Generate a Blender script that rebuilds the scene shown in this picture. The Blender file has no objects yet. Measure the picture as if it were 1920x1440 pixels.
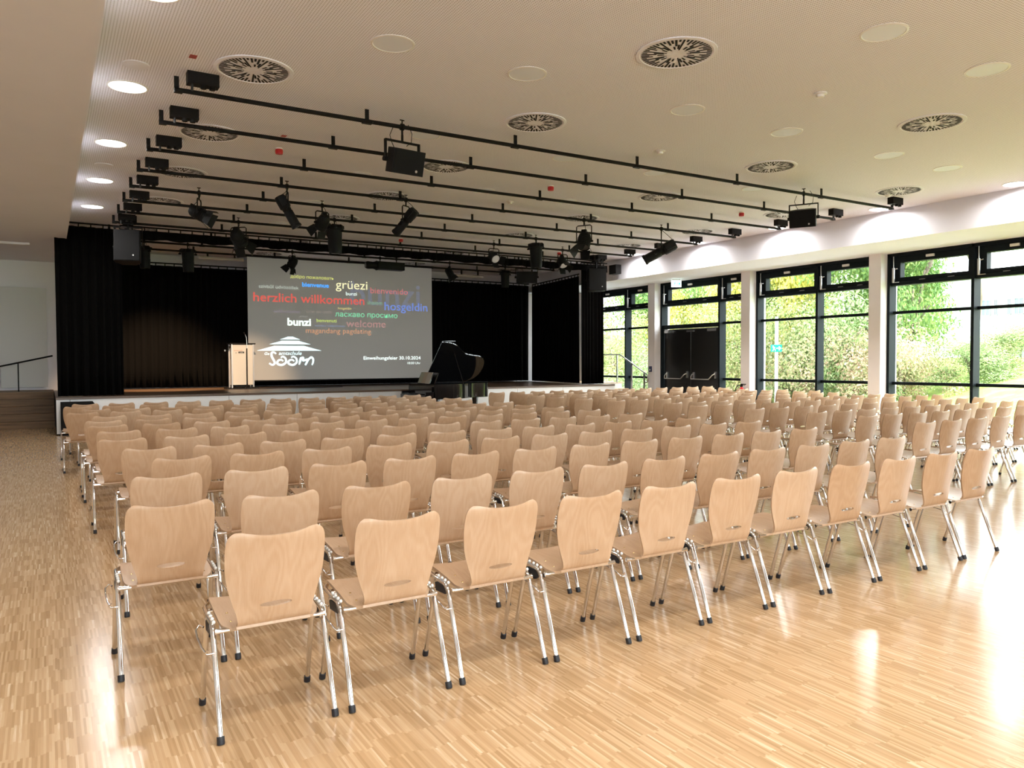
import bpy, bmesh, math, random
from mathutils import Vector, Matrix
random.seed(7)
SC = bpy.context.scene
COL = SC.collection
PI = math.pi
R = math.radians

# ------------------------------------------------------------------ camera, world, exposure
YAW, PITCH, ROLL = 0.5446, -0.0299, 0.0041
cam_d = bpy.data.cameras.new('camera')
cam = bpy.data.objects.new('camera', cam_d)
COL.objects.link(cam)
cam_d.sensor_width = 36.0
cam_d.lens = 36.0 * 1440.74 / 1920.0
cam_d.clip_start = 0.05
cam_d.clip_end = 400
_f = Vector((math.sin(YAW) * math.cos(PITCH), math.cos(YAW) * math.cos(PITCH), math.sin(PITCH)))
_r0 = Vector((math.cos(YAW), -math.sin(YAW), 0))
_u0 = _r0.cross(_f)
_r = _r0 * math.cos(ROLL) - _u0 * math.sin(ROLL)
_u = _r0 * math.sin(ROLL) + _u0 * math.cos(ROLL)
cam.matrix_world = Matrix(((_r.x, _u.x, -_f.x, 0), (_r.y, _u.y, -_f.y, 0), (_r.z, _u.z, -_f.z, 1.55), (0, 0, 0, 1)))
SC.camera = cam
SC.view_settings.view_transform = 'Standard'
SC.view_settings.look = 'None'
SC.view_settings.gamma = 1.0
SC.view_settings.use_curve_mapping = False
SC.view_settings.exposure = 1.5
try:
    SC.cycles.use_denoising = True
    SC.cycles.max_bounces = 12
    SC.cycles.diffuse_bounces = 5
    SC.cycles.glossy_bounces = 5
    SC.cycles.transparent_max_bounces = 16
    SC.cycles.caustics_reflective = False
    SC.cycles.caustics_refractive = False
    SC.cycles.sample_clamp_indirect = 6.0
except Exception:
    pass
SKY = 5.4
world = bpy.data.worlds.new('overcast_sky')
SC.world = world
world.use_nodes = True
bg = world.node_tree.nodes['Background']
bg.inputs['Color'].default_value = (0.93, 0.97, 1.0, 1)
bg.inputs['Strength'].default_value = SKY


def area(name, loc, rot, sx, sy, power, color=(1, 1, 1), shape='RECTANGLE', spread=PI, portal=False):
    d = bpy.data.lights.new(name, 'AREA')
    d.shape = shape
    d.size = sx
    d.size_y = sy
    d.energy = power
    d.color = color
    d.spread = spread
    if portal:
        d.cycles.is_portal = True
    o = bpy.data.objects.new(name, d)
    o.location = loc
    o.rotation_euler = rot
    COL.objects.link(o)
    return o


# daylight enters through the glazed bays: portals guide the sky sampling
BAYS = [(19.22, 22.8), (15.29, 18.9), (11.34, 14.97), (7.41, 11.03), (3.47, 7.1), (-0.46, 3.15)]
for i, (ya, yb) in enumerate(BAYS):
    area('window_portal', (17.34, (ya + yb) / 2, 2.03), (0, R(90), 0), 4.0, yb - ya, 1, portal=True)

DOWN_W = 26.0     # each lit ceiling downlight
SCREEN_E = 0.035   # projector light on the screen
WORD_E = 0.44

# portal for the added, unseen glazing behind the camera
area('window_portal', (1.2, -5.1, 2.5), (R(90), 0, 0), 10.4, 2.4, 1, portal=True)

# ------------------------------------------------------------------ helpers


def nodes_of(m):
    m.use_nodes = True
    return m.node_tree.nodes, m.node_tree.links, m.node_tree.nodes['Principled BSDF']


MATS = {}


def mat(name, color, rough=0.5, metal=0.0, spec=0.5, noise=0.0, nscale=20.0, emit=None, estr=0.0, bump=0.0, coat=0.0):
    if name in MATS:
        return MATS[name]
    m = bpy.data.materials.new(name)
    N, L, b = nodes_of(m)
    b.inputs['Base Color'].default_value = (*color, 1)
    b.inputs['Roughness'].default_value = rough
    b.inputs['Metallic'].default_value = metal
    b.inputs['Specular IOR Level'].default_value = spec
    b.inputs['Coat Weight'].default_value = coat
    if noise or bump:
        tc = N.new('ShaderNodeTexCoord')
        nz = N.new('ShaderNodeTexNoise')
        nz.inputs['Scale'].default_value = nscale
        nz.inputs['Detail'].default_value = 4
        L.new(tc.outputs['Object'], nz.inputs['Vector'])
    if noise:
        mr = N.new('ShaderNodeMapRange')
        mr.inputs[3].default_value = 1 - noise
        mr.inputs[4].default_value = 1 + noise
        L.new(nz.outputs['Fac'], mr.inputs[0])
        mx = N.new('ShaderNodeMix')
        mx.data_type = 'RGBA'
        mx.blend_type = 'MULTIPLY'
        mx.inputs[0].default_value = 1
        mx.inputs[6].default_value = (*color, 1)
        L.new(mr.outputs[0], mx.inputs[7])
        L.new(mx.outputs[2], b.inputs['Base Color'])
    if bump:
        bp = N.new('ShaderNodeBump')
        bp.inputs['Strength'].default_value = bump
        bp.inputs['Distance'].default_value = 0.01
        L.new(nz.outputs['Fac'], bp.inputs['Height'])
        L.new(bp.outputs['Normal'], b.inputs['Normal'])
    if emit:
        b.inputs['Emission Color'].default_value = (*emit, 1)
        b.inputs['Emission Strength'].default_value = estr
    MATS[name] = m
    return m


class MB:
    """collects shapes into one mesh"""

    def __init__(self):
        self.v = []
        self.f = []
        self.mi = []
        self.sm = []

    def add(self, vs, fs, mi=0, smooth=False):
        o = len(self.v)
        self.v += [tuple(p) for p in vs]
        for f in fs:
            self.f.append(tuple(i + o for i in f))
            self.mi.append(mi)
            self.sm.append(smooth)
        return self

    def box(self, x0, x1, y0, y1, z0, z1, mi=0, M=None):
        vs = [(x0, y0, z0), (x1, y0, z0), (x1, y1, z0), (x0, y1, z0), (x0, y0, z1), (x1, y0, z1), (x1, y1, z1), (x0, y1, z1)]
        if M is not None:
            vs = [M @ Vector(p) for p in vs]
        return self.add(vs, [(0, 3, 2, 1), (4, 5, 6, 7), (0, 1, 5, 4), (1, 2, 6, 5), (2, 3, 7, 6), (3, 0, 4, 7)], mi)

    def cbox(self, c, s, mi=0, M=None):
        return self.box(c[0] - s[0] / 2, c[0] + s[0] / 2, c[1] - s[1] / 2, c[1] + s[1] / 2, c[2] - s[2] / 2, c[2] + s[2] / 2, mi, M)

    def tube(self, pts, r, n=10, mi=0, caps=True, M=None):
        """round tube along a polyline; r number or list"""
        P = [Vector(p) for p in pts]
        rs = r if isinstance(r, (list, tuple)) else [r] * len(P)
        rings = []
        ref = None
        for i, p in enumerate(P):
            a = P[max(i - 1, 0)]
            b = P[min(i + 1, len(P) - 1)]
            t = (b - a)
            if t.length < 1e-9:
                t = Vector((0, 0, 1))
            t.normalize()
            if ref is None:
                ref = Vector((0, 0, 1)) if abs(t.z) < 0.9 else Vector((1, 0, 0))
            s = t.cross(ref)
            if s.length < 1e-6:
                ref = Vector((1, 0, 0))
                s = t.cross(ref)
            s.normalize()
            u = s.cross(t)
            ref = u
            rings.append([p + (s * math.cos(2 * PI * k / n) + u * math.sin(2 * PI * k / n)) * rs[i] for k in range(n)])
        vs = [q for ring in rings for q in ring]
        if M is not None:
            vs = [M @ q for q in vs]
        fs = []
        for i in range(len(P) - 1):
            for k in range(n):
                fs.append((i * n + k, i * n + (k + 1) % n, (i + 1) * n + (k + 1) % n, (i + 1) * n + k))
        self.add(vs, fs, mi, True)
        if caps:
            o = len(self.v) - len(vs)
            self.f.append(tuple(o + k for k in reversed(range(n))))
            self.f.append(tuple(o + (len(P) - 1) * n + k for k in range(n)))
            self.mi += [mi, mi]
            self.sm += [False, False]
        return self

    def lathe(self, prof, n=24, mi=0, M=None, smooth=True):
        """prof: (radius, height) along local z"""
        vs = []
        for (r, z) in prof:
            for k in range(n):
                a = 2 * PI * k / n
                q = Vector((r * math.cos(a), r * math.sin(a), z))
                vs.append(M @ q if M is not None else q)
        fs = []
        for i in range(len(prof) - 1):
            for k in range(n):
                fs.append((i * n + k, i * n + (k + 1) % n, (i + 1) * n + (k + 1) % n, (i + 1) * n + k))
        self.add(vs, fs, mi, smooth)
        return self

    def prism(self, poly, axis, a, b, mi=0):
        """poly of 2D points extruded along axis ('x','y','z') from a to b"""
        def P(p, t):
            return {'x': (t, p[0], p[1]), 'y': (p[0], t, p[1]), 'z': (p[0], p[1], t)}[axis]
        n = len(poly)
        vs = [P(p, a) for p in poly] + [P(p, b) for p in poly]
        fs = [tuple(range(n)), tuple(reversed(range(n, 2 * n)))]
        fs += [(i, n + i, n + (i + 1) % n, (i + 1) % n) for i in range(n)]
        return self.add(vs, fs, mi)

    def mesh(self, name, mats, sharp=None, fix=True):
        me = bpy.data.meshes.new(name)
        me.from_pydata(self.v, [], self.f)
        for m in (mats if isinstance(mats, (list, tuple)) else [mats]):
            me.materials.append(m)
        me.polygons.foreach_set('material_index', self.mi)
        me.polygons.foreach_set('use_smooth', self.sm)
        if fix:
            bm = bmesh.new()
            bm.from_mesh(me)
            bmesh.ops.recalc_face_normals(bm, faces=bm.faces)
            bm.to_mesh(me)
            bm.free()
        if sharp:
            me.set_sharp_from_angle(angle=R(sharp))
        me.update()
        return me

    def build(self, name, mats, parent=None, loc=None, sharp=40, fix=True):
        return link(name, self.mesh(name, mats, sharp, fix), parent, loc)


def link(name, me, parent=None, loc=None):
    o = bpy.data.objects.new(name, me)
    COL.objects.link(o)
    if parent is not None:
        o.parent = parent
    if loc is not None:
        o.location = loc
    return o


def tag(o, label, cat, group=None, kind=None):
    o['label'] = label
    o['category'] = cat
    if group:
        o['group'] = group
    if kind:
        o['kind'] = kind
    return o


def thing(name, loc, label, cat, group=None, rz=0.0, kind=None):
    o = bpy.data.objects.new(name, None)
    o.empty_display_size = 0.1
    COL.objects.link(o)
    o.location = loc
    o.rotation_euler = (0, 0, rz)
    return tag(o, label, cat, group, kind)


def structure(o, label=None):
    o['kind'] = 'structure'
    if label:
        o['label'] = label
    return o


def tree_of(src):
    """a thing's parts and their sub-parts, read once so that copying needs no search"""
    return [(ch, list(ch.children)) for ch in src.children]


def copy_thing(src, tree, loc, rz, label, group=None):
    """copy a thing, each of its parts and each of their sub-parts"""
    r = src.copy()
    COL.objects.link(r)
    r.location = loc
    r.rotation_euler = (0, 0, rz)
    r['label'] = label
    if group:
        r['group'] = group
    for ch, subs in tree:
        c = ch.copy()
        COL.objects.link(c)
        c.parent = r
        for g in subs:
            d = g.copy()
            COL.objects.link(d)
            d.parent = c
    return r


ORD = ['first', 'second', 'third', 'fourth', 'fifth', 'sixth', 'seventh', 'eighth', 'ninth', 'tenth', 'eleventh', 'twelfth', 'thirteenth', 'fourteenth', 'fifteenth']

# ------------------------------------------------------------------ materials
M_chrome = mat('chrome', (0.78, 0.77, 0.76), 0.09, 1.0)
M_steel = mat('brushed_steel', (0.62, 0.62, 0.62), 0.3, 1.0)
M_rubber = mat('black_rubber', (0.012, 0.013, 0.018), 0.55)
M_black = mat('black_metal', (0.010, 0.0095, 0.0095), 0.6, spec=0.1, noise=0.15)
M_blackp = mat('black_powder_coat', (0.011, 0.0105, 0.010), 0.55, 0.0, spec=0.12, noise=0.2)
M_fix = mat('lamp_housing_black', (0.010, 0.011, 0.011), 0.5, spec=0.12, noise=0.2)
M_frame = mat('anthracite_aluminium', (0.0075, 0.0115, 0.015), 0.55, 0.0, spec=0.10, noise=0.08, nscale=3)
M_plaster = mat('white_plaster', (0.80, 0.81, 0.885), 0.85, noise=0.03, nscale=2.0, bump=0.05)
M_plaster2 = mat('white_wall_paint', (0.79, 0.77, 0.80), 0.8, noise=0.03, nscale=2.0)
M_white = mat('white_lacquer', (0.80, 0.81, 0.82), 0.35)
M_whitepl = mat('white_plastic', (0.8, 0.8, 0.78), 0.4)
M_offlamp = mat('frosted_diffuser', (0.78, 0.83, 0.90), 0.5)
M_red = mat('red_plastic', (0.55, 0.02, 0.025), 0.35)
M_dark = mat('dark_void', (0.006, 0.006, 0.006), 0.9)
M_piano = mat('black_piano_lacquer', (0.006, 0.006, 0.007), 0.06, spec=0.6)
M_grille = mat('speaker_grille', (0.010, 0.010, 0.0105), 0.8, spec=0.12, noise=0.4, nscale=120)
M_lens = mat('lamp_lens', (0.10, 0.11, 0.12), 0.12, spec=0.6)
M_lampon = mat('lit_diffuser', (0.9, 0.88, 0.85), 0.5, emit=(1.0, 0.95, 0.88), estr=3.0)
M_spoton = mat('lit_fresnel_lens', (0.3, 0.3, 0.3), 0.2, emit=(1.0, 0.9, 0.75), estr=0.06)


def mat_velvet():
    m = bpy.data.materials.new('black_stage_velvet')
    N, L, b = nodes_of(m)
    b.inputs['Base Color'].default_value = (0.0030, 0.0028, 0.0027, 1)
    b.inputs['Roughness'].default_value = 0.95
    b.inputs['Specular IOR Level'].default_value = 0.05
    b.inputs['Sheen Weight'].default_value = 0.008
    return m


M_velvet = mat_velvet()


def math_node(N, L, op, a, b=None, c=None):
    n = N.new('ShaderNodeMath')
    n.operation = op
    for i, x in enumerate((a, b, c)):
        if x is None:
            continue
        if isinstance(x, (int, float)):
            n.inputs[i].default_value = x
        else:
            L.new(x, n.inputs[i])
    return n.outputs[0]


def ramp(N, L, fac, stops):
    r = N.new('ShaderNodeValToRGB')
    els = r.color_ramp.elements
    els[0].position, els[0].color = stops[0][0], (*stops[0][1], 1)
    els[1].position, els[1].color = stops[-1][0], (*stops[-1][1], 1)
    for p, c in stops[1:-1]:
        e = els.new(p)
        e.color = (*c, 1)
    L.new(fac, r.inputs[0])
    return r.outputs[0]


def mat_parquet():
    m = bpy.data.materials.new('industrial_oak_parquet')
    N, L, b = nodes_of(m)
    tc = N.new('ShaderNodeTexCoord')
    sp = N.new('ShaderNodeSeparateXYZ')
    L.new(tc.outputs['Object'], sp.inputs[0])
    x, y = sp.outputs[0], sp.outputs[1]
    row = math_node(N, L, 'FLOOR', math_node(N, L, 'DIVIDE', x, 0.0098))
    wn = N.new('ShaderNodeTexWhiteNoise')
    wn.noise_dimensions = '1D'
    L.new(row, wn.inputs['W'])
    # courses shift a little from strip to strip, blocks shift by course
    blk = math_node(N, L, 'FLOOR', math_node(N, L, 'DIVIDE', x, 0.1568))
    wb = N.new('ShaderNodeTexWhiteNoise')
    wb.noise_dimensions = '1D'
    L.new(blk, wb.inputs['W'])
    off = math_node(N, L, 'ADD', math_node(N, L, 'MULTIPLY', wn.outputs[0], 0.16), wb.outputs[0])
    cell = math_node(N, L, 'FLOOR', math_node(N, L, 'ADD', math_node(N, L, 'DIVIDE', y, 0.17), off))
    cv = N.new('ShaderNodeCombineXYZ')
    L.new(row, cv.inputs[0])
    L.new(cell, cv.inputs[1])
    w2 = N.new('ShaderNodeTexWhiteNoise')
    w2.noise_dimensions = '2D'
    L.new(cv.outputs[0], w2.inputs['Vector'])
    mp = N.new('ShaderNodeMapping')
    mp.inputs['Scale'].default_value = (120, 7, 1)
    L.new(tc.outputs['Object'], mp.inputs[0])
    nz = N.new('ShaderNodeTexNoise')
    nz.inputs['Scale'].default_value = 1.0
    nz.inputs['Detail'].default_value = 3
    L.new(mp.outputs[0], nz.inputs['Vector'])
    big = N.new('ShaderNodeTexNoise')
    big.inputs['Scale'].default_value = 0.9
    L.new(tc.outputs['Object'], big.inputs['Vector'])
    fac = math_node(N, L, 'ADD', math_node(N, L, 'MULTIPLY', w2.outputs[0], 0.78), math_node(N, L, 'MULTIPLY', nz.outputs['Fac'], 0.28))
    fac = math_node(N, L, 'ADD', fac, math_node(N, L, 'MULTIPLY', math_node(N, L, 'SUBTRACT', big.outputs['Fac'], 0.5), 0.25))
    col = ramp(N, L, fac, FLOOR_RAMP)
    L.new(col, b.inputs['Base Color'])
    rr = math_node(N, L, 'ADD', math_node(N, L, 'MULTIPLY', nz.outputs['Fac'], 0.06), 0.155)
    L.new(rr, b.inputs['Roughness'])
    b.inputs['Specular IOR Level'].default_value = 0.62
    return m


FLOOR_RAMP = [(0.0, (0.40, 0.245, 0.12)), (0.3, (0.505, 0.325, 0.17)), (0.6, (0.58, 0.385, 0.215)), (0.88, (0.66, 0.465, 0.28)), (1.0, (0.82, 0.66, 0.47))]


def mat_beech(name='beech_plywood', tint=(1, 1, 1)):
    m = bpy.data.materials.new(name)
    N, L, b = nodes_of(m)
    tc = N.new('ShaderNodeTexCoord')
    oi = N.new('ShaderNodeObjectInfo')
    sp = N.new('ShaderNodeSeparateXYZ')
    L.new(tc.outputs['Object'], sp.inputs[0])
    rnd = math_node(N, L, 'MULTIPLY', oi.outputs['Random'], 37.0)
    # run coordinate: up the back, along the seat
    run = math_node(N, L, 'SUBTRACT', sp.outputs[2], sp.outputs[1])
    cv = N.new('ShaderNodeCombineXYZ')
    L.new(math_node(N, L, 'ADD', math_node(N, L, 'MULTIPLY', sp.outputs[0], 7.0), rnd), cv.inputs[0])
    L.new(math_node(N, L, 'MULTIPLY', run, 1.7), cv.inputs[1])
    L.new(rnd, cv.inputs[2])
    n1 = N.new('ShaderNodeTexNoise')
    n1.inputs['Scale'].default_value = 1.0
    n1.inputs['Detail'].default_value = 1.5
    L.new(cv.outputs[0], n1.inputs['Vector'])
    rings = math_node(N, L, 'SINE', math_node(N, L, 'MULTIPLY', n1.outputs['Fac'], 75.0))
    cv2 = N.new('ShaderNodeCombineXYZ')
    L.new(math_node(N, L, 'ADD', math_node(N, L, 'MULTIPLY', sp.outputs[0], 260.0), rnd), cv2.inputs[0])
    L.new(math_node(N, L, 'MULTIPLY', run, 14.0), cv2.inputs[1])
    n2 = N.new('ShaderNodeTexNoise')
    n2.inputs['Scale'].default_value = 1.0
    n2.inputs['Detail'].default_value = 2
    L.new(cv2.outputs[0], n2.inputs['Vector'])
    fac = math_node(N, L, 'ADD', math_node(N, L, 'MULTIPLY', rings, 0.05), math_node(N, L, 'MULTIPLY', n2.outputs['Fac'], 0.32))
    fac = math_node(N, L, 'ADD', fac, math_node(N, L, 'MULTIPLY', n1.outputs['Fac'], 0.25))
    fac = math_node(N, L, 'ADD', fac, math_node(N, L, 'ADD', math_node(N, L, 'MULTIPLY', oi.outputs['Random'], 0.24), 0.09))
    col = ramp(N, L, fac, BEECH_RAMP)
    L.new(col, b.inputs['Base Color'])
    b.inputs['Roughness'].default_value = 0.36
    b.inputs['Specular IOR Level'].default_value = 0.45
    return m


BEECH_RAMP = [(0.1, (0.35, 0.205, 0.115)), (0.4, (0.45, 0.29, 0.175)), (0.65, (0.52, 0.36, 0.24)), (0.95, (0.59, 0.45, 0.33))]


def mat_perf():
    m = bpy.data.materials.new('perforated_gypsum_ceiling')
    N, L, b = nodes_of(m)
    tc = N.new('ShaderNodeTexCoord')
    sp = N.new('ShaderNodeSeparateXYZ')
    L.new(tc.outputs['Object'], sp.inputs[0])
    P = 0.026
    d = []
    for k in (0, 1):
        q = math_node(N, L, 'FRACT', math_node(N, L, 'DIVIDE', sp.outputs[k], P))
        q = math_node(N, L, 'SUBTRACT', q, 0.5)
        d.append(math_node(N, L, 'MULTIPLY', q, q))
    r2 = math_node(N, L, 'ADD', d[0], d[1])
    hole = math_node(N, L, 'LESS_THAN', r2, 0.055)
    mx = N.new('ShaderNodeMix')
    mx.data_type = 'RGBA'
    L.new(hole, mx.inputs[0])
    mx.inputs[6].default_value = (0.86, 0.87, 0.96, 1)
    mx.inputs[7].default_value = (0.40, 0.39, 0.41, 1)
    L.new(mx.outputs[2], b.inputs['Base Color'])
    b.inputs['Roughness'].default_value = 0.9
    b.inputs['Specular IOR Level'].default_value = 0.2
    return m


def mat_glass():
    m = bpy.data.materials.new('window_glass')
    m.use_nodes = True
    N, L = m.node_tree.nodes, m.node_tree.links
    N.clear()
    out = N.new('ShaderNodeOutputMaterial')
    mx = N.new('ShaderNodeMixShader')
    tr = N.new('ShaderNodeBsdfTransparent')
    tr.inputs[0].default_value = (0.93, 0.96, 0.955, 1)
    gl = N.new('ShaderNodeBsdfGlossy')
    gl.inputs['Roughness'].default_value = 0.02
    lw = N.new('ShaderNodeLayerWeight')
    lw.inputs['Blend'].default_value = 0.5
    f5 = math_node(N, L, 'POWER', lw.outputs['Facing'], 4.0)
    L.new(math_node(N, L, 'ADD', math_node(N, L, 'MULTIPLY', f5, 0.5), 0.035), mx.inputs[0])
    L.new(tr.outputs[0], mx.inputs[1])
    L.new(gl.outputs[0], mx.inputs[2])
    L.new(mx.outputs[0], out.inputs[0])
    return m


def mat_leaf(name, stops):
    m = bpy.data.materials.new(name)
    N, L, b = nodes_of(m)
    g = N.new('ShaderNodeNewGeometry')
    tc = N.new('ShaderNodeTexCoord')
    nz = N.new('ShaderNodeTexNoise')
    nz.inputs['Scale'].default_value = 0.9
    L.new(tc.outputs['Object'], nz.inputs['Vector'])
    fac = math_node(N, L, 'ADD', math_node(N, L, 'MULTIPLY', g.outputs['Random Per Island'], 0.6), math_node(N, L, 'MULTIPLY', math_node(N, L, 'SUBTRACT', nz.outputs['Fac'], 0.3), 1.0))
    L.new(ramp(N, L, fac, stops), b.inputs['Base Color'])
    b.inputs['Roughness'].default_value = 0.6
    b.inputs['Specular IOR Level'].default_value = 0.3
    tl = N.new('ShaderNodeBsdfTranslucent')
    L.new(ramp(N, L, fac, stops), tl.inputs[0])
    mx = N.new('ShaderNodeMixShader')
    mx.inputs[0].default_value = 0.35
    out = N['Material Output']
    L.new(b.outputs[0], mx.inputs[1])
    L.new(tl.outputs[0], mx.inputs[2])
    L.new(mx.outputs[0], out.inputs[0])
    return m


def mat_wood(name, stops, axis=0, scale=30, rough=0.4):
    m = bpy.data.materials.new(name)
    N, L, b = nodes_of(m)
    tc = N.new('ShaderNodeTexCoord')
    mp = N.new('ShaderNodeMapping')
    s = [scale, scale, scale]
    s[axis] = scale * 0.06
    mp.inputs['Scale'].default_value = s
    L.new(tc.outputs['Object'], mp.inputs[0])
    nz = N.new('ShaderNodeTexNoise')
    nz.inputs['Scale'].default_value = 1
    nz.inputs['Detail'].default_value = 4
    L.new(mp.outputs[0], nz.inputs['Vector'])
    L.new(ramp(N, L, nz.outputs['Fac'], stops), b.inputs['Base Color'])
    b.inputs['Roughness'].default_value = rough
    return m


def mat_ground(name, stops, scale=1.2):
    m = bpy.data.materials.new(name)
    N, L, b = nodes_of(m)
    tc = N.new('ShaderNodeTexCoord')
    nz = N.new('ShaderNodeTexNoise')
    nz.inputs['Scale'].default_value = scale
    nz.inputs['Detail'].default_value = 6
    nz.inputs['Roughness'].default_value = 0.7
    L.new(tc.outputs['Object'], nz.inputs['Vector'])
    L.new(ramp(N, L, nz.outputs['Fac'], stops), b.inputs['Base Color'])
    b.inputs['Roughness'].default_value = 0.95
    b.inputs['Specular IOR Level'].default_value = 0.1
    return m


M_floor = mat_parquet()
M_beech = mat_beech()
M_perf = mat_perf()
M_glass = mat_glass()
M_stagewood = mat_wood('dark_oiled_stage_boards', [(0.3, (0.075, 0.045, 0.028)), (0.7, (0.15, 0.095, 0.06))], 0, 25, 0.35)
M_stairwood = mat_wood('brown_oak_stairs', [(0.3, (0.15, 0.085, 0.04)), (0.7, (0.25, 0.145, 0.07))], 0, 25, 0.55)
M_oak = mat_wood('oak_board', [(0.3, (0.52, 0.34, 0.19)), (0.7, (0.66, 0.46, 0.28))], 0, 25, 0.4)

# ------------------------------------------------------------------ the room
CZ = 4.65          # main ceiling
ST = 0.81          # stage deck
HX = 15.12         # header above the glazing
SZ = 4.04          # soffit over the glazing
CX = 16.85         # column faces
GX = 17.10         # inner face of window posts
YB, YF = 24.2, -5.0
XL = -6.0

structure(MB().box(XL, 17.5, YF, YB + .2, -0.2, 0).build('floor', M_floor))
structure(MB().box(0.42, HX + .1, YF, YB + .2, CZ, CZ + .2).build('ceiling', M_perf))
structure(MB().box(XL, 0.43, YF, YB + .2, 4.26, CZ + .2).build('ceiling_low', M_plaster), 'lower plain white ceiling along the aisle side of the hall')
structure(MB().box(HX, 17.6, YF, YB + .2, SZ, CZ + .2).build('wall_right', M_plaster), 'white bulkhead above the window front')
structure(MB().box(XL, 17.6, YB, YB + .2, 0, CZ).build('wall_back', M_plaster2))
structure(MB().box(XL - .2, XL, YF, YB + .2, 0, CZ).build('wall_left', M_plaster2))
structure(MB().box(XL, 17.6, YF - .2, YF, 3.7, CZ).box(XL, -4.0, YF - .2, YF, 0, 3.7).box(6.4, 17.6, YF - .2, YF, 0, 3.7).box(-4.0, 6.4, YF - .2, YF, 0, 1.3).build('wall_front', M_plaster2))
w8 = MB()
for k in range(9):
    w8.box(-4.0 + k * 1.291, -3.93 + k * 1.291, YF - .18, YF - .02, 1.3, 3.7)
w8.box(-4.0, 6.4, YF - .18, YF - .02, 3.62, 3.7).box(-4.0, 6.4, YF - .18, YF - .02, 1.3, 1.38).box(-4.0, 6.4, YF - .18, YF - .02, 2.5, 2.57)
w8o = structure(w8.build('window_8', M_frame))  # unseen glazing, added and sized to light the chair backs from behind
MB().box(-4.0, 6.4, YF - .1, YF - .09, 1.38, 3.62).build('pane', M_glass, w8o)
structure(MB().box(-40, 17.5, -60, YF - .2, -.2, -.06).build('path.001', mat('bounce_paving', (.62, .62, .61), .9, noise=.1, nscale=8)))  # unseen rear paving, made pale to bounce daylight indoors
COLS = [(22.8, 23.12), (18.9, 19.22), (14.97, 15.29), (11.03, 11.34), (7.1, 7.41), (3.15, 3.47), (-0.8, -0.46)]
for i, (a, b_) in enumerate(COLS):
    structure(MB().box(CX, 17.5, a, b_, 0, SZ).build('column', M_plaster2), None)
structure(MB().box(17.0, 17.5, 23.12, YB, 0, SZ).build('wall_right.001', M_plaster2))


def opener(mbv, y, x):
    """chain opener: thin rod above a thicker cylinder"""
    mbv.tube([(x, y, 3.36), (x, y, 3.70)], 0.032, 10)
    mbv.tube([(x, y, 3.70), (x, y, 4.0)], 0.010, 8)
    mbv.tube([(x, y, 3.66), (x, y - .09, 3.68)], 0.010, 6)
    mbv.tube([(x, y + .02, 3.36), (x, y - .14, 3.36)], 0.008, 6)


def window(n, ya, yb, mids, full=True):
    """ya<yb; mids: centres of the posts; panels between posts"""
    w = thing('window_%d' % n, (0, 0, 0), 'floor to ceiling window bay in anthracite frame', 'window', kind='structure')
    del w['category'], w['label']
    fr = MB()
    pw = 0.065
    posts = [ya + pw / 2] + mids + [yb - pw / 2]
    for p in posts:
        fr.box(GX, 17.36, p - pw / 2, p + pw / 2, 0, SZ)
    fr.box(GX, 17.36, ya, yb, SZ - 0.07, SZ)
    fr.box(GX, 17.36, ya, yb, 0, 0.07)
    fr.build('frame', M_frame, w)
    panels = [(posts[i] + pw / 2, posts[i + 1] - pw / 2) for i in range(len(posts) - 1)]
    for k, (a, b_) in enumerate(panels):
        door_here = (not full) and k == 1
        br = MB()
        br.box(17.14, 17.36, a, b_, 3.29, 3.36)
        if not door_here:
            br.box(17.24, 17.36, a, b_, 2.625, 2.69)
            br.box(17.24, 17.36, a, b_, 0.95, 1.02)
        else:
            br.box(17.14, 17.36, a, b_, 2.56, 2.68)
        br.build('transom', M_frame, w)
        sa = MB()
        e = 0.13
        s0, s1 = 3.37, SZ - .07
        sa.box(17.17, 17.34, a + .01, b_ - .01, s0, s0 + .10)
        sa.box(17.17, 17.34, a + .01, b_ - .01, s1 - .15, s1)
        sa.box(17.17, 17.34, a + .01, a + .01 + e * .7, s0 + .10, s1 - .15)
        sa.box(17.17, 17.34, b_ - .01 - e * 1.6, b_ - .01, s0 + .10, s1 - .15)
        so = sa.build('sash', M_frame, w)
        hb = MB()
        yc = (a + b_) / 2
        hb.box(17.13, 17.17, yc - .09, yc + .09, s1 - .09, s1 - .035)
        hb.build('handle', M_whitepl, so)
        op = MB()
        opener(op, b_ - .085, 17.11)
        for q in (0.25, 0.6):
            yy = a + (b_ - a) * q
            op.box(17.155, 17.17, yy - .07, yy + .07, s0 + .012, s0 + .024)
        op.build('window_opener', M_steel, so)
        pn = MB()
        z0 = 2.68 if door_here else 0.07
        pn.box(17.30, 17.306, a, b_, z0, SZ - .07)
        pn.build('pane', M_glass, w)
    return w


window(1, 7.41, 11.03, [9.06])
window(2, 11.34, 14.97, [12.98])
window(3, 15.29, 18.9, [16.36], full=False)
window(4, 19.22, 22.8, [20.68])
window(5, 3.47, 7.1, [5.1])
window(6, -0.46, 3.15, [1.2])
structure(MB().box(17.0, 17.5, -5.0, -.46, 0, SZ).build('wall_right.002', M_plaster2))  # unseen wall closing a bay to keep side light off the chair backs

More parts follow.
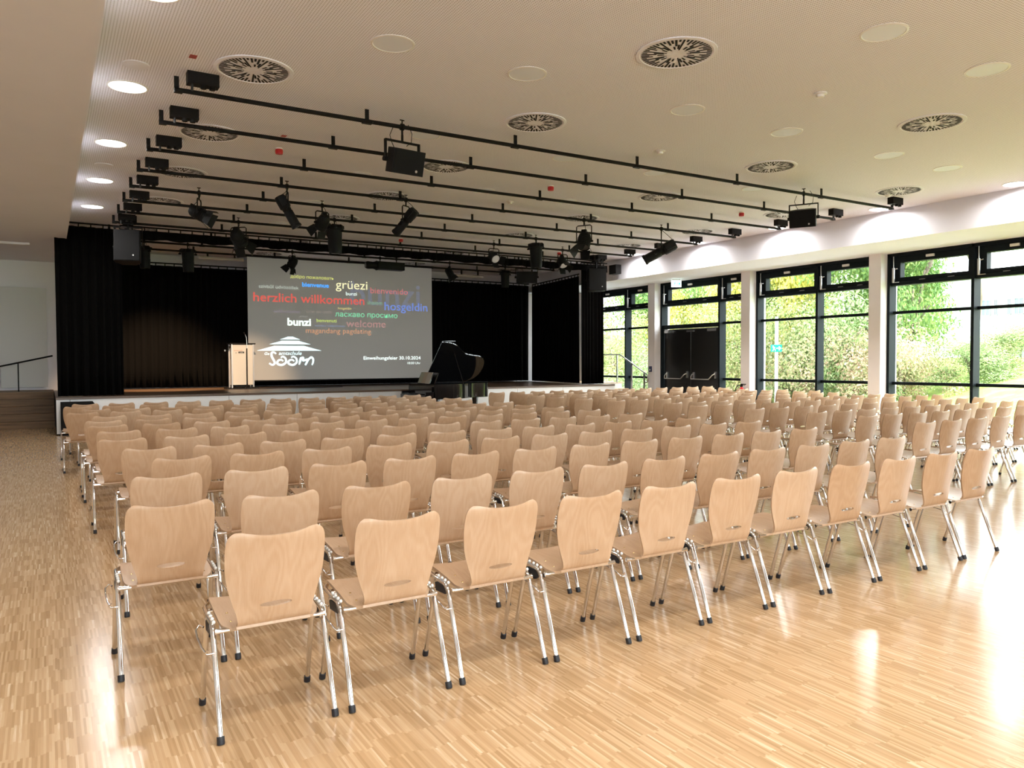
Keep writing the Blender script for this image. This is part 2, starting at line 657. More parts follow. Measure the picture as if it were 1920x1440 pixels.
# double door in the third bay
d1 = thing('door_1', (0, 0, 0), 'black double door with steel push bars', 'door', kind='structure')
del d1['category'], d1['label']
M_door = mat('black_door_leaf', (0.012, 0.012, 0.012), 0.28, noise=0.1, nscale=2)
for k, (a, b_) in enumerate(((16.44, 17.61), (17.64, 18.80))):
    lf = MB().box(17.2, 17.27, a, b_, 0.01, 2.54)
    lf.box(17.19, 17.2, a + .1, b_ - .1, 0.12, 0.86)
    lo = lf.build('door_leaf', M_door, d1)
    pb = MB()
    x = 17.08
    pb.tube([(17.2, b_ - .13, 1.1), (17.13, b_ - .12, 1.12), (x, b_ - .12, 1.06), (x, b_ - .11, 0.97), (x, a + .32, 0.97), (x, a + .16, 1.10), (17.13, a + .13, 1.13), (17.2, a + .13, 1.13)], 0.017, 8)
    pb.cbox((17.18, b_ - .13, 1.07), (.04, .05, .22))
    pb.cbox((17.18, a + .13, 1.10), (.04, .05, .2))
    pb.build('push_bar', M_steel, lo)
    cl = MB().box(17.12, 17.2, (b_ - .42) if k else (a + .05), (b_ - .05) if k else (a + .42), 2.43, 2.5)
    cl.build('door_closer', M_steel, lo)
MB().box(17.14, 17.19, 16.46, 18.75, 2.51, 2.54).cbox((17.16, 17.6, 2.46), (.06, .3, .05)).build('closer_rail', M_steel, d1)

# exit sign under the soffit
es = thing('exit_sign', (16.6, 17.64, 3.90), 'small lit green and white emergency exit sign hanging from the soffit above the double door', 'sign')
M_green = mat('exit_green', (0.0, 0.22, 0.13), 0.4, emit=(0.02, 0.55, 0.32), estr=0.9)
M_exitw = mat('exit_white', (0.8, 0.9, 0.85), 0.4, emit=(0.8, 1.0, 0.92), estr=2.0)


def exit_face(root, w, h, t, arrow=1, gm=None, wm=None):
    gm = gm or M_green
    wm = wm or M_exitw
    MB().cbox((0, 0, 0), (w, t, h)).build('sign_panel', gm, root)
    p = MB()
    y0, y1 = -t / 2 - .004, -t / 2
    # running figure
    s = h / 0.2
    p.lathe([(0.001, -.002), (0.017 * s, -.002), (0.017 * s, .002), (.001, .002)], 12, 0, Matrix.Translation((-.03 * s * arrow - w * .18, -t / 2 - .002, .06 * s)) @ Matrix.Rotation(R(90), 4, 'X'))
    def seg(a, b, r):
        a, b = Vector(a), Vector(b)
        d = (b - a).normalized()
        n = Vector((-d.y, d.x)) * r
        p.prism([tuple(a + n), tuple(b + n), tuple(b - n), tuple(a - n)], 'y', y0, y1)
    cx = -w * .2
    A = arrow * s
    seg((cx - .03 * A, .04 * s), (cx - .0 * A, -.015 * s), .014 * s)
    seg((cx - .0 * A, -.015 * s), (cx - .04 * A, -.075 * s), .009 * s)
    seg((cx, -.015 * s), (cx + .035 * A, -.035 * s), .009 * s)
    seg((cx + .035 * A, -.035 * s), (cx + .03 * A, -.08 * s), .008 * s)
    seg((cx - .03 * A, .035 * s), (cx + .03 * A, .02 * s), .008 * s)
    # arrow
    ax = w * .2
    seg((ax - .06 * s, 0), (ax + .05 * s, 0), .015 * s)
    seg((ax + .055 * s, 0), (ax + .005 * s, .055 * s), .013 * s)
    seg((ax + .055 * s, 0), (ax + .005 * s, -.055 * s), .013 * s)
    p.build('sign_symbol', wm, root)


exit_face(es, 0.30, 0.2, 0.03, -1, M_exitw, M_green)
MB().tube([(0, 0, .1), (0, 0, .14)], .012, 8).cbox((0, 0, .12), (.26, .04, .04)).build('bracket', M_whitepl, es)
es.rotation_euler = (0, 0, R(-31))

# wall switch and fire extinguisher
sw = thing('key_switch', (CX, 19.08, 1.27), 'small dark blue key switch box on the white column beside the double door', 'switch')
MB().box(-.04, 0, -.055, .055, -.09, .09).build('switch_box', mat('dark_blue_plastic', (0.02, 0.025, 0.09), 0.4), sw)
MB().box(-.045, -.04, -.025, .025, -.05, 0).build('label_plate', M_whitepl, sw)
fe = thing('fire_extinguisher', (16.72, 15.14, 0), 'red fire extinguisher with black hose on the column at the double door', 'extinguisher')
MB().lathe([(0.001, .32), (.07, .32), (.08, .35), (.08, .70), (.06, .76), (.025, .78), (.025, .80), (.001, .80)], 20).build('cylinder_body', M_red, fe)
MB().cbox((0, 0, .83), (.05, .05, .06)).box(-.02, .02, -.15, .03, .86, .885).box(-.02, .02, -.12, .03, .83, .845).build('valve_handle', M_black, fe)
MB().tube([(0, .04, .83), (-.05, .12, .82), (-.07, .17, .70), (-.06, .17, .5), (-.05, .12, .38)], .013, 8).build('hose', M_black, fe)
MB().box(.06, .14, -.03, .03, .3, .75).build('wall_bracket', M_steel, fe)

# ------------------------------------------------------------------ ceiling fittings
def make_diffuser():
    t = thing('ceiling_diffuser', (0, 0, 0), '', 'air vent')
    MB().lathe([(.405, 0), (.405, -.010), (.37, -.014), (.365, -.008)], 48).build('ring', M_plaster, t)
    MB().lathe([(.366, -.008), (.12, -.009), (.0005, -.009)], 48).build('face_plate', M_plaster, t)
    sl = MB()
    pats = [[(.10, .35)], [(.30, .35)], [(.235, .35)], [(.27, .35), (.12, .19)], [(.20, .35)], [(.30, .35), (.13, .23)]]
    for i in range(54):
        a = 2 * PI * i / 54
        ca, sa = math.cos(a), math.sin(a)
        for (r0, r1) in pats[i % 6]:
            w0, w1 = min(.0105, r0 * .05 + .002), .0115
            vs = [(r0 * ca - w0 * sa, r0 * sa + w0 * ca, -.0112), (r1 * ca - w1 * sa, r1 * sa + w1 * ca, -.0112),
                  (r1 * ca + w1 * sa, r1 * sa - w1 * ca, -.0112), (r0 * ca + w0 * sa, r0 * sa - w0 * ca, -.0112)]
            sl.add(vs, [(0, 1, 2, 3)])
    sl.build('vent_slots', M_dark, t, fix=False)
    return t


dif = make_diffuser()
dtree = tree_of(dif)
first = True
XN = ['aisle side', 'second from the aisle side', 'second from the window side', 'window side']
for r_, y in enumerate((22.45, 19.85, 16.2, 13.6, 11.08, 8.47, 5.85)):
    for c_, x in enumerate((1.945, 5.50, 10.0, 13.47)):
        if y == 5.85 and c_ in (0, 3):
            continue
        lb = 'round slotted ceiling vent, %s row from the stage, %s' % (ORD[r_], XN[c_])
        if first:
            dif.location = (x, y, CZ)
            dif['label'] = lb
            dif['group'] = 'round air vents in the ceiling'
            first = False
        else:
            copy_thing(dif, dtree, (x, y, CZ), 0, lb, 'round air vents in the ceiling')


def make_downlight(on):
    t = thing('ceiling_light', (0, 0, 0), '', 'ceiling light')
    MB().lathe([(.215, 0), (.215, -.006), (.195, -.010), (.19, -.004)], 40).build('trim_ring', M_whitepl, t)
    MB().lathe([(.192, -.005), (.0005, -.006)], 40).build('diffuser', M_lampon if on else M_offlamp, t)
    return t


off = make_downlight(False)
otree = tree_of(off)
on_ = make_downlight(True)
ntree = tree_of(on_)
fo = fn = True
rows_y = [20.1, 17.44, 14.88, 12.29, 9.70, 7.09, 4.48]
for r_, y in enumerate(rows_y):
    for c_, x in enumerate((0.84, 2.95, 4.5, 6.85, 8.68, 11.0, 12.58, 14.74)):
        lit = c_ in (0, 7)
        if lit and r_ == 0:
            continue
        if not lit and r_ == 6 and c_ not in (3, 4, 5):
            continue
        if not lit and r_ < 5 and c_ in (1, 6):
            continue
        side = 'along the window bulkhead' if c_ == 7 else 'along the low ceiling edge'
        if lit:
            lb = 'lit round downlight %s, %s from the stage' % (side, ORD[r_])
            g = 'lit downlights along both ceiling edges'
            if fn:
                on_.location = (x, y, CZ)
                on_['label'] = lb
                on_['group'] = g
                fn = False
            else:
                copy_thing(on_, ntree, (x, y, CZ), 0, lb, g)
            area('downlight', (x, y, CZ - .02), (0, 0, 0), .34, .34, DOWN_W * .45 if c_ == 0 else DOWN_W * .7, (1.0, 0.965, 0.92), 'DISK', R(165))
        else:
            lb = 'unlit round downlight, %s file from the windows, %s row from the stage' % (ORD[7 - c_], ORD[r_])
            g = 'unlit downlights across the ceiling'
            if fo:
                off.location = (x, y, CZ)
                off['label'] = lb
                off['group'] = g
                fo = False
            else:
                copy_thing(off, otree, (x, y, CZ), 0, lb, g)

for r_, y in enumerate((1.87, -.74, -3.35)):      # unseen downlights added behind the seats to light the front chairs
    for c_, x in enumerate((0.84, 2.95, 4.5, 6.85)):
        copy_thing(on_, ntree, (x, y, CZ), 0, 'added unseen fill downlight at the rear end of the hall', 'added fill downlights over the rear end')
        area('downlight', (x, y, CZ - .02), (0, 0, 0), .34, .34, 9, (1.0, 0.975, 0.94), 'DISK', R(165))

# loudspeaker discs / blank covers near the aisle edge
for x, y, w_ in ((0.857, 8.94, 'nearest the first lit downlight'), (0.83, 13.69, 'between two lit downlights further towards the stage')):
    o = MB().lathe([(.13, 0), (.13, -.008), (.11, -.014), (.0005, -.015)], 32).build('ceiling_speaker', M_plaster, None, (x, y, CZ))
    tag(o, 'small round ceiling speaker cover, ' + w_, 'ceiling speaker')

# fire sounders
for i, (x, y, w_) in enumerate(((2.947, 11.36, 'aisle-side one of the row over the hall'), (7.70, 11.36, 'middle one of the row over the hall'), (12.52, 11.36, 'window-side one of the row over the hall'),
                                (7.706, 18.1, 'middle one in front of the stage'), (12.55, 18.1, 'window-side one in front of the stage'))):
    t = thing('fire_alarm', (x, y, CZ), 'small red fire alarm sounder on the ceiling, ' + w_, 'fire alarm', 'red fire alarms on the ceiling')
    MB().lathe([(.055, 0), (.055, -.02), (.001, -.02)], 20).build('base', M_whitepl, t)
    MB().lathe([(.052, -.02), (.056, -.05), (.05, -.085), (.001, -.09)], 20).build('sounder_cap', M_red, t)
for i, (x, y, w_) in enumerate(((7.834, 8.67, 'over the middle of the chairs'), (7.765, 5.867, 'above the rear of the hall'), (13.607, 8.78, 'near the window bulkhead'), (7.773, 12.885, 'between lighting pipes'))):
    t = thing('smoke_detector', (x, y, CZ), 'small round white smoke detector on the ceiling ' + w_, 'smoke detector', 'smoke detectors on the ceiling')
    MB().lathe([(.075, 0), (.075, -.012), (.06, -.02), (.001, -.02)], 24).build('base', M_whitepl, t)
    MB().lathe([(.045, -.02), (.04, -.045), (.02, -.05), (.001, -.05)], 20).build('sensor_head', M_whitepl, t)
M_sticker = mat('red_sticker', (0.35, 0.06, 0.06), 0.6)
for x, y, w_ in ((1.332, 8.417, 'next to the round air vent'), (2.847, 10.72, 'above the second lighting pipe')):
    o = MB().box(-.035, .035, -.05, .05, -.0025, 0).build('ceiling_sticker', M_sticker, None, (x, y, CZ))
    tag(o, 'tiny red sticker on the ceiling ' + w_, 'sticker')
o = MB().box(-.5, 0, -.06, .06, -.05, 0).box(0, .08, -.09, .09, -.05, 0).build('emergency_light', M_whitepl, None, (-.35, 20.6, 4.26))
tag(o, 'slim white emergency light strip on the low ceiling near the stairs', 'emergency light')

# ------------------------------------------------------------------ lighting pipes
PIPE_Y = [9.08, 10.38, 11.77, 13.10, 14.37, 15.68, 16.93, 18.22, 19.52, 20.8, 22.1]
PZ = 4.505
PX0, PX1 = 1.265, 14.2


def make_pipe():
    t = thing('lighting_pipe', (0, 0, 0), '', 'lighting bar')
    MB().tube([(PX0 - .026, 0, 0), (PX1 + .026, 0, 0)], .026, 12).build('pipe', M_blackp, t)
    for x in (PX0, 3.43, 5.57, 7.74, 9.9, 12.07, PX1):
        h = MB().box(x - .025, x + .025, -.006, .006, -.005, CZ - PZ)
        h.box(x - (.026 if x == PX0 else .06), x + (.026 if x == PX1 else .06), -.032, .032, -.03, -.012)
        h.cbox((x, -.012, .05), (.02, .012, .02))
        h.build('hanger', M_blackp, t)
    return t


pipe = make_pipe()
ptree = tree_of(pipe)
for i, y in enumerate(PIPE_Y):
    n = 10 - i
    lb = 'black lighting pipe under the ceiling, %s from the back of the stage' % ORD[n]
    if i == 0:
        pipe.location = (0, y, PZ)
        pipe['label'] = lb
        pipe['group'] = 'black lighting pipes across the ceiling'
    else:
        copy_thing(pipe, ptree, (0, y, PZ), 0, lb, 'black lighting pipes across the ceiling')


def make_jb():
    t = thing('socket_box', (0, 0, 0), '', 'socket box')
    MB().box(-.16, .16, -.06, .06, -.13, 0).build('housing', M_black, t)
    s = MB()
    for x in (.0, .09):
        s.tube([(x, -.03, -.13), (x, -.03, -.165)], .032, 12)
    s.box(-.14, -.06, -.062, -.058, -.11, -.05)
    s.build('socket', M_black, t)
    MB().tube([(-.11, -.02, -.13), (-.115, -.02, -.2)], .014, 8).build('cable', M_rubber, t)
    return t


jb = make_jb()
jtree = tree_of(jb)
k = 0
for i, y in enumerate(PIPE_Y[:8]):
    for x, sd in ((1.50, 'aisle-side'), (14.0, 'window-side')):
        lb = 'black socket box on the ceiling, %s end of the %s lighting pipe from the stage' % (sd, ORD[10 - i])
        if k == 0:
            jb.location = (x, y - .2, CZ)
            jb['label'] = lb
            jb['group'] = 'black socket boxes at the pipe ends'
        else:
            copy_thing(jb, jtree, (x, y - .2, CZ), 0, lb, 'black socket boxes at the pipe ends')
        k += 1

# ------------------------------------------------------------------ stage lamps and hung loudspeakers
def aim(dx, dy, fw):
    """world direction from a sideways, a downward and an away component as seen from the hall's rear"""
    v = Vector((math.cos(YAW), -math.sin(YAW), 0)) * dx + Vector((0, 0, -1)) * dy + Vector((math.sin(YAW), math.cos(YAW), 0)) * fw
    return v.normalized()


def clamp_mb(z=0.0, x=0.0, y=0.0):
    m = MB()
    m.tube([(x - .02, y, z), (x + .02, y, z)], .042, 12)
    m.tube([(x, y, z + .03), (x, y, z + .085)], .008, 8)
    m.tube([(x - .03, y, z + .085), (x + .03, y, z + .085)], .008, 8)
    m.tube([(x, y, z - .03), (x, y, z - .12)], .014, 8)
    return m


def lamp(loc, direction, label, kind='fresnel', drop=.33, lit=False, scale=1.0):
    t = thing('stage_light', loc, label, 'stage light', 'stage lights on the pipes')
    clamp_mb().build('clamp', M_black, t)
    d = Vector(direction).normalized()
    c = Vector((0, 0, -drop))
    # yoke across the horizontal axis perpendicular to the beam
    h = Vector((d.x, d.y, 0))
    h = h.normalized() if h.length > .05 else Vector((0, 1, 0))
    s = h.cross(Vector((0, 0, 1)))
    rr = {'fresnel': .115, 'profile': .085, 'par': .12}[kind] * scale
    w = rr + .03
    yk = MB()
    yk.tube([tuple(c + s * w), tuple(Vector((0, 0, -.14)) + s * w), tuple(Vector((0, 0, -.115)) + s * (w - .03)), tuple(Vector((0, 0, -.115)) - s * (w - .03)), tuple(Vector((0, 0, -.14)) - s * w), tuple(c - s * w)], .012, 6)
    yk.tube([tuple(c + s * (w + .03)), tuple(c + s * (w - .03))], .022, 10)
    yk.tube([tuple(c - s * (w + .03)), tuple(c - s * (w - .03))], .022, 10)
    yk.build('yoke', M_black, t)
    q = d.to_track_quat('Z', 'Y').to_matrix().to_4x4()
    M = Matrix.Translation(c) @ q @ Matrix.Scale(scale, 4)
    b = MB()
    if kind == 'fresnel':
        b.lathe([(.001, -.17), (.07, -.17), (.10, -.13), (.112, -.08), (.112, .08), (.118, .085), (.118, .12), (.105, .12)], 20, 0, M)
        for k in range(5):
            b.lathe([(.113, -.06 + k * .028), (.121, -.053 + k * .028), (.113, -.046 + k * .028)], 20, 0, M)
        b.cbox((0, .07, -.16), (.09, .05, .06), 0, M)
        z1 = .12
    elif kind == 'profile':
        b.lathe([(.001, -.26), (.08, -.26), (.095, -.22), (.095, -.05), (.075, -.03), (.07, .02), (.078, .03), (.078, .27), (.088, .28), (.088, .32), (.078, .32)], 20, 0, M)
        b.cbox((0, .0, -.17), (.22, .10, .16), 0, M)
        b.cbox((.09, 0, .1), (.05, .03, .03), 0, M)
        z1 = .32
    else:
        b.lathe([(.001, -.10), (.09, -.10), (.12, -.07), (.135, -.05), (.135, -.03), (.115, -.02), (.105, .15), (.11, .16), (.095, .34), (.09, .34)], 20, 0, M)
        for k in range(8):
            a = k * PI / 4
            b.cbox((.13 * math.cos(a), .13 * math.sin(a), -.06), (.03, .03, .05), 0, M)
        z1 = .34
    body = b.build('lamp_housing', M_fix, t)
    rl = {'fresnel': .104, 'profile': .076, 'par': .088}[kind]
    MB().lathe([(rl, z1 - .012), (rl * .6, z1 - .002), (.001, z1 + .004)], 20, 0, M).build('lens', M_spoton if lit else M_lens, body)
    if kind == 'fresnel':
        bd = MB()
        for a in range(4):
            RM = M @ Matrix.Rotation(a * PI / 2, 4, 'Z')
            tilt = R(32 if a % 2 else 20)
            L_ = .15
            o_ = .112
            vs = []
            for (x, z, th) in ((-.095, 0, 0), (.095, 0, 0), (.13 if a % 2 else .08, L_, 0), (-.13 if a % 2 else -.08, L_, 0)):
                vs.append((x, o_ + z * math.sin(tilt), z1 + z * math.cos(tilt)))
            vs2 = [(x, y + .004, z) for x, y, z in vs]
            bd.add([RM @ Vector(p) for p in vs + vs2], [(0, 1, 2, 3), (7, 6, 5, 4), (0, 4, 5, 1), (1, 5, 6, 2), (2, 6, 7, 3), (3, 7, 4, 0)])
        bd.build('barn_doors', M_fix, t)
    cb = MB()
    back = M @ Vector((0, .02, {'fresnel': -.17, 'profile': -.26, 'par': -.1}[kind]))
    p0 = Vector((.03, .03, -.02))
    mid = (p0 + back) / 2 + Vector((.07, .05, .02))
    pts = []
    for k in range(9):
        u = k / 8
        pts.append(tuple(p0 * (1 - u) ** 2 + mid * 2 * u * (1 - u) + back * u * u))
    cb.tube(pts, .006, 6)
    cb.build('cable', M_rubber, t)
    return t


F = [
    ((2.335, 14.37), aim(.85, .45, .15), 'black stage lamp with open barn doors, over the aisle side on the seventh pipe', 'fresnel', .36, 1.0),
    ((3.521, 13.10), aim(.45, .85, .2), 'long black profile spotlight pointing steeply down beside the round air vent', 'profile', .40, 1.0),
    ((4.52, 14.37), aim(-.45, .62, .4), 'black stage lamp with barn doors next to the long downward can lamp', 'fresnel', .33, 1.0),
    ((5.189, 15.68), aim(0.02, 1, .05), 'long black can lamp hanging straight down above the projection screen', 'par', .24, 1.35),
    ((5.682, 13.10), aim(-.6, .62, .3), 'long black profile spotlight slanting down towards the lectern', 'profile', .38, 1.0),
    ((3.523, 16.93), aim(.1, .55, .6), 'wide black stage lamp seen end on in front of the border curtain', 'fresnel', .36, 1.25),
    ((5.711, 20.8), aim(-.55, .8, .25), 'black stage lamp with flared barn doors in front of the screen top', 'fresnel', .30, 1.0),
    ((10.424, 20.8), aim(.45, .8, .1), 'black stage lamp with pale barn doors beside the screen edge above the piano', 'fresnel', .30, .95),
    ((9.735, 16.93), aim(.3, .35, -.5), 'black stage lamp with bright lens in front of the border over the piano', 'fresnel', .33, 1.0),
    ((10.19, 15.68), aim(0.02, 1, .05), 'long black can lamp hanging straight down over the window side of the stage', 'par', .24, 1.35),
    ((9.72, 13.10), aim(-.15, .75, -.3), 'twin black stage lamp on the eighth pipe over the window-side seats', 'fresnel', .45, 1.2),
    ((11.873, 13.10), aim(-.75, .4, .15), 'big black horizontal profile spotlight on chains near the window bulkhead', 'profile', .50, 1.35),
    ((11.85, 16.93), aim(.2, .6, -.4), 'black stage lamp with bright lens near the stage loudspeaker', 'fresnel', .33, 1.0),
    ((12.362, 20.8), aim(.0, 1, .05), 'dim black can lamp hanging over the window side of the stage floor', 'par', .24, 1.2),
    ((2.098, 21.4), aim(.02, 1, .05), 'dim black can lamp before the dark curtain beside the stage loudspeaker', 'par', .24, 1.2),
    ((3.093, 21.4), aim(0, 1, .05), 'dim black can lamp before the dark curtain, second along the rear pipe', 'par', .24, 1.3),
]
for (x, y), d, lb, kd, dr, sc in F:
    zy = PZ if min(abs(y - q) for q in PIPE_Y) < .05 else PZ
    yy = min(PIPE_Y, key=lambda q: abs(q - y))
    lamp((x, yy, PZ), d, lb, kd, dr, lit=('bright lens' in lb), scale=sc)
# chains are modelled as short straps on the big spotlight
# projector-like moving head on the tenth pipe
mh = thing('moving_head_light', (8.46, 20.8, PZ), 'black moving head projector lying sideways under the border curtain', 'stage light')
clamp_mb(0, -.25).tube([(.25 - .02, 0, 0), (.25 + .02, 0, 0)], .042, 12).tube([(.25, 0, -.03), (.25, 0, -.12)], .014, 8).build('clamp', M_black, mh)
MB().box(-.35, .45, -.14, .14, -.33, -.11).build('lamp_housing', M_fix, mh)
MB().lathe([(.001, 0), (.13, 0), (.14, .04), (.12, .05), (.10, .14), (.11, .3), (.085, .36), (.001, .36)], 18, 0, Matrix.Translation((-.33, 0, -.22)) @ Matrix.Rotation(R(-90), 4, 'Y')).build('lens_tube', M_fix, mh)
MB().lathe([(.08, 0), (.001, .01)], 18, 0, Matrix.Translation((-.69, 0, -.22)) @ Matrix.Rotation(R(-90), 4, 'Y')).build('lens', M_lens, mh)


def hung_speaker(loc, w, h, dp, rz, tilt, label, clampz, taper=.6, logo=True):
    t = thing('loudspeaker', loc, label, 'loudspeaker', 'hung black loudspeakers', rz)
    T = Matrix.Rotation(tilt, 4, 'X')
    b = MB()
    c0 = -.28 - h / 2 if clampz else 0
    MT = Matrix.Translation((0, 0, c0)) @ T
    f = [(-w / 2, -dp / 2), (w / 2, -dp / 2), (w / 2, -dp * .05), (w / 2 * taper, dp / 2), (-w / 2 * taper, dp / 2), (-w / 2, -dp * .05)]
    vs = [MT @ Vector((x, y, -h / 2)) for x, y in f] + [MT @ Vector((x, y, h / 2)) for x, y in f]
    n = len(f)
    b.add(vs, [tuple(range(n)), tuple(reversed(range(n, 2 * n)))] + [(i, n + i, n + (i + 1) % n, (i + 1) % n) for i in range(n)])
    cab = b.build('cabinet', M_blackp, t)
    g = MB().box(-w / 2 + .012, w / 2 - .012, -dp / 2 - .012, -dp / 2, -h / 2 + .012, h / 2 - .012, 0, MT)
    g.build('grille', M_grille, cab)
    if logo:
        MB().lathe([(.001, 0), (.016, 0), (.016, .004), (.001, .004)], 14, 0, MT @ Matrix.Translation((w * .25, -dp / 2 - .012, -h * .32)) @ Matrix.Rotation(R(90), 4, 'X')).build('badge', M_steel, cab)
    y = MB()
    ww = w / 2 + .02
    top = c0 + h / 2 + .09
    y.box(-ww - .008, ww + .008, -.025, .025, top - .008, top + .008)
    for sx in (-1, 1):
        y.box(sx * ww - .008, sx * ww + .008, -.025, .025, c0 - .02, top)
        y.tube([(sx * (ww - .02), 0, c0), (sx * (ww + .03), 0, c0)], .03, 12)
    y.build('bracket', M_blackp, t)
    if clampz:
        m = clamp_mb()
        m.tube([(0, 0, -.1), (0, 0, top)], .016, 8)
        m.build('clamp', M_black, t)
        MB().tube([(-.12, .02, -.02), (-.16, .03, -.12), (-.13, .03, top - .02), (-.09, .03, c0 + h / 2)], .005, 6).tube([(.1, .02, .05), (.16, .03, -.05), (.15, .03, -.16), (.08, .03, top - .03)], .005, 6).build('safety_cable', M_rubber, t)
    return t


hung_speaker((3.895, 9.08, PZ), .44, .30, .34, R(28) - YAW + R(10), R(16), 'black loudspeaker hanging from the lighting pipe furthest from the stage, near the round vents', True)
hung_speaker((11.585, 9.08, PZ), .44, .30, .34, R(-12) - YAW - R(16), R(14), 'black loudspeaker hanging from the lighting pipe closest to the bulkhead over the windows', True)
hung_speaker((1.535, 18.2, 3.985), .50, .66, .40, -R(8) - .1, R(-7), 'tall black loudspeaker hung high in front of the dark curtain on the aisle side', False, .55)
hung_speaker((13.94, 18.2, 3.92), .52, .64, .40, -R(22), R(-2), 'tall black loudspeaker hung high in front of the curtain on the window side', False, .55)
hung_speaker((12.35, 19.52, PZ), .62, .34, .35, -R(30), R(8), 'small dark loudspeaker half hidden below the border curtain', True, .6, False)
for x in (1.535, 13.94):
    o = MB().box(-.16, .16, -.12, .12, CZ - .16, CZ).box(-.1, .1, -.08, .08, 4.46, CZ - .16).box(-.02, .02, -.03, .03, 4.28, 4.47).build('speaker_hoist', M_black, None, (x, 18.2, 0))
    tag(o, 'black ceiling mount above the tall loudspeaker on the %s' % ('aisle side' if x < 5 else 'window side'), 'speaker mount')
sp = thing('wall_speaker', (15.1, 18.55, 4.33), 'small black surround speaker on the bulkhead end beside the stage curtain', 'loudspeaker')
MB().box(-.26, -.06, -.17, .17, -.14, .14).build('cabinet', M_blackp, sp)
MB().box(-.27, -.26, -.15, .15, -.12, .12).build('grille', M_grille, sp)
MB().box(-.06, .03, -.04, .04, -.04, .04).build('bracket', M_black, sp)

# ------------------------------------------------------------------ stage
SX0, SX1, SY = 0.16, 15.28, 19.0
stg = thing('stage', (0, 0, 0), 'raised dark wood stage with pale front panels', 'stage', kind='structure')
del stg['category']
MB().box(SX0, SX1, SY - .02, YB, ST - .05, ST).build('deck', M_stagewood, stg)
xs = [SX0, .42, 3.68, 5.29, 6.9, 8.5, 10.1, 11.7, 13.3, SX1]
for a, b_ in zip(xs[:-1], xs[1:]):
    MB().box(a + .004, b_ - .004, SY, SY + .03, 0.03, ST - .05).build('front_panel', M_white, stg)
MB().box(SX0, SX0 + .03, SY + .03, YB, 0, ST - .05).box(SX1 - .03, SX1, SY + .03, YB, 0, ST - .05).box(SX0, SX1, SY + .03, SY + .05, 0, ST - .05).build('side_panel', M_dark, stg)

# black stage box in front of the stage front
o = MB().prism([(0, 0), (.62, 0), (.66, .64), (.6, .72), (0, .72)], 'y', 0, .12).build('black_cover_board', M_black, None, (.24, 18.82, 0))
tag(o, 'black board leaning against the stage front at the aisle corner', 'board')

# steps beside the stage, aisle side
stp = thing('stairs', (0, 0, 0), 'brown wooden steps rising beside the stage', 'stairs', kind='structure')
for k in range(5):
    MB().box(-5.0, .15, 21.3 + k * .28, 21.3 + (k + 1) * .28 + (1.5 if k == 4 else 0), 0, (k + 1) * .166 - .03).box(-5.0, .15, 21.27 + k * .28, 21.3 + (k + 1) * .28 + (1.5 if k == 4 else 0), (k + 1) * .166 - .03, (k + 1) * .166, 0).build('step', M_stairwood, stp)
del stp['category']
o = MB().box(-1.02, .03, 24.10, 24.16, .9, 3.55).build('wall_panel', mat('grey_white_panel', (0.62, 0.62, 0.60), 0.55), None)
tag(o, 'large flat pale panel on the wall above the wooden steps', 'wall panel')
o = MB().tube([(-1.6, 22.9, 1.32), (-.97, 22.75, 1.47), (.14, 22.6, 1.73)], .02, 8).tube([(-.6, 22.68, 1.56), (-.6, 22.68, .84)], .014, 8).build('handrail', M_black, None)
tag(o, 'thin dark sloping handrail over the wooden steps', 'handrail')

# steps on the window side of the stage with steel handrail
stq = thing('stairs', (0, 0, 0), 'pale steps down from the stage along the windows', 'stairs', kind='structure')
del stq['category']
for k in range(4):
    z = ST - k * .2
    ya, yb = (20.5 - (k) * .32, 20.5 - (k - 1) * .32) if k else (20.5, 23.0)
    MB().box(SX1, 16.8, ya, yb, 0, z - .03).build('riser', M_white, stq)
    MB().box(SX1, 16.82, ya - .02, yb, z - .03, z).build('tread', M_oak, stq)
hr = thing('handrail', (16.5, 0, 0), 'brushed steel handrail on slim posts beside the window-side stage steps', 'handrail')
MB().tube([(0, 22.6, 1.755), (0, 20.22, 1.75), (0, 20.12, 1.70), (0, 18.9, 1.11), (0, 18.82, 1.05), (0, 18.82, .90), (0, 18.85, .86), (0, 18.93, .85)], .021, 10).build('rail', M_steel, hr)
for y, z0, z1 in ((20.38, ST, 1.74), (19.62, .25, 1.46), (19.0, .01, 1.15)):
    MB().box(-.02, .02, y - .02, y + .02, z0, z1).build('post', M_steel, hr)
MB().box(15.3, 16.75, 18.95, 19.45, .005, .18).build('step_block', M_black, stq)


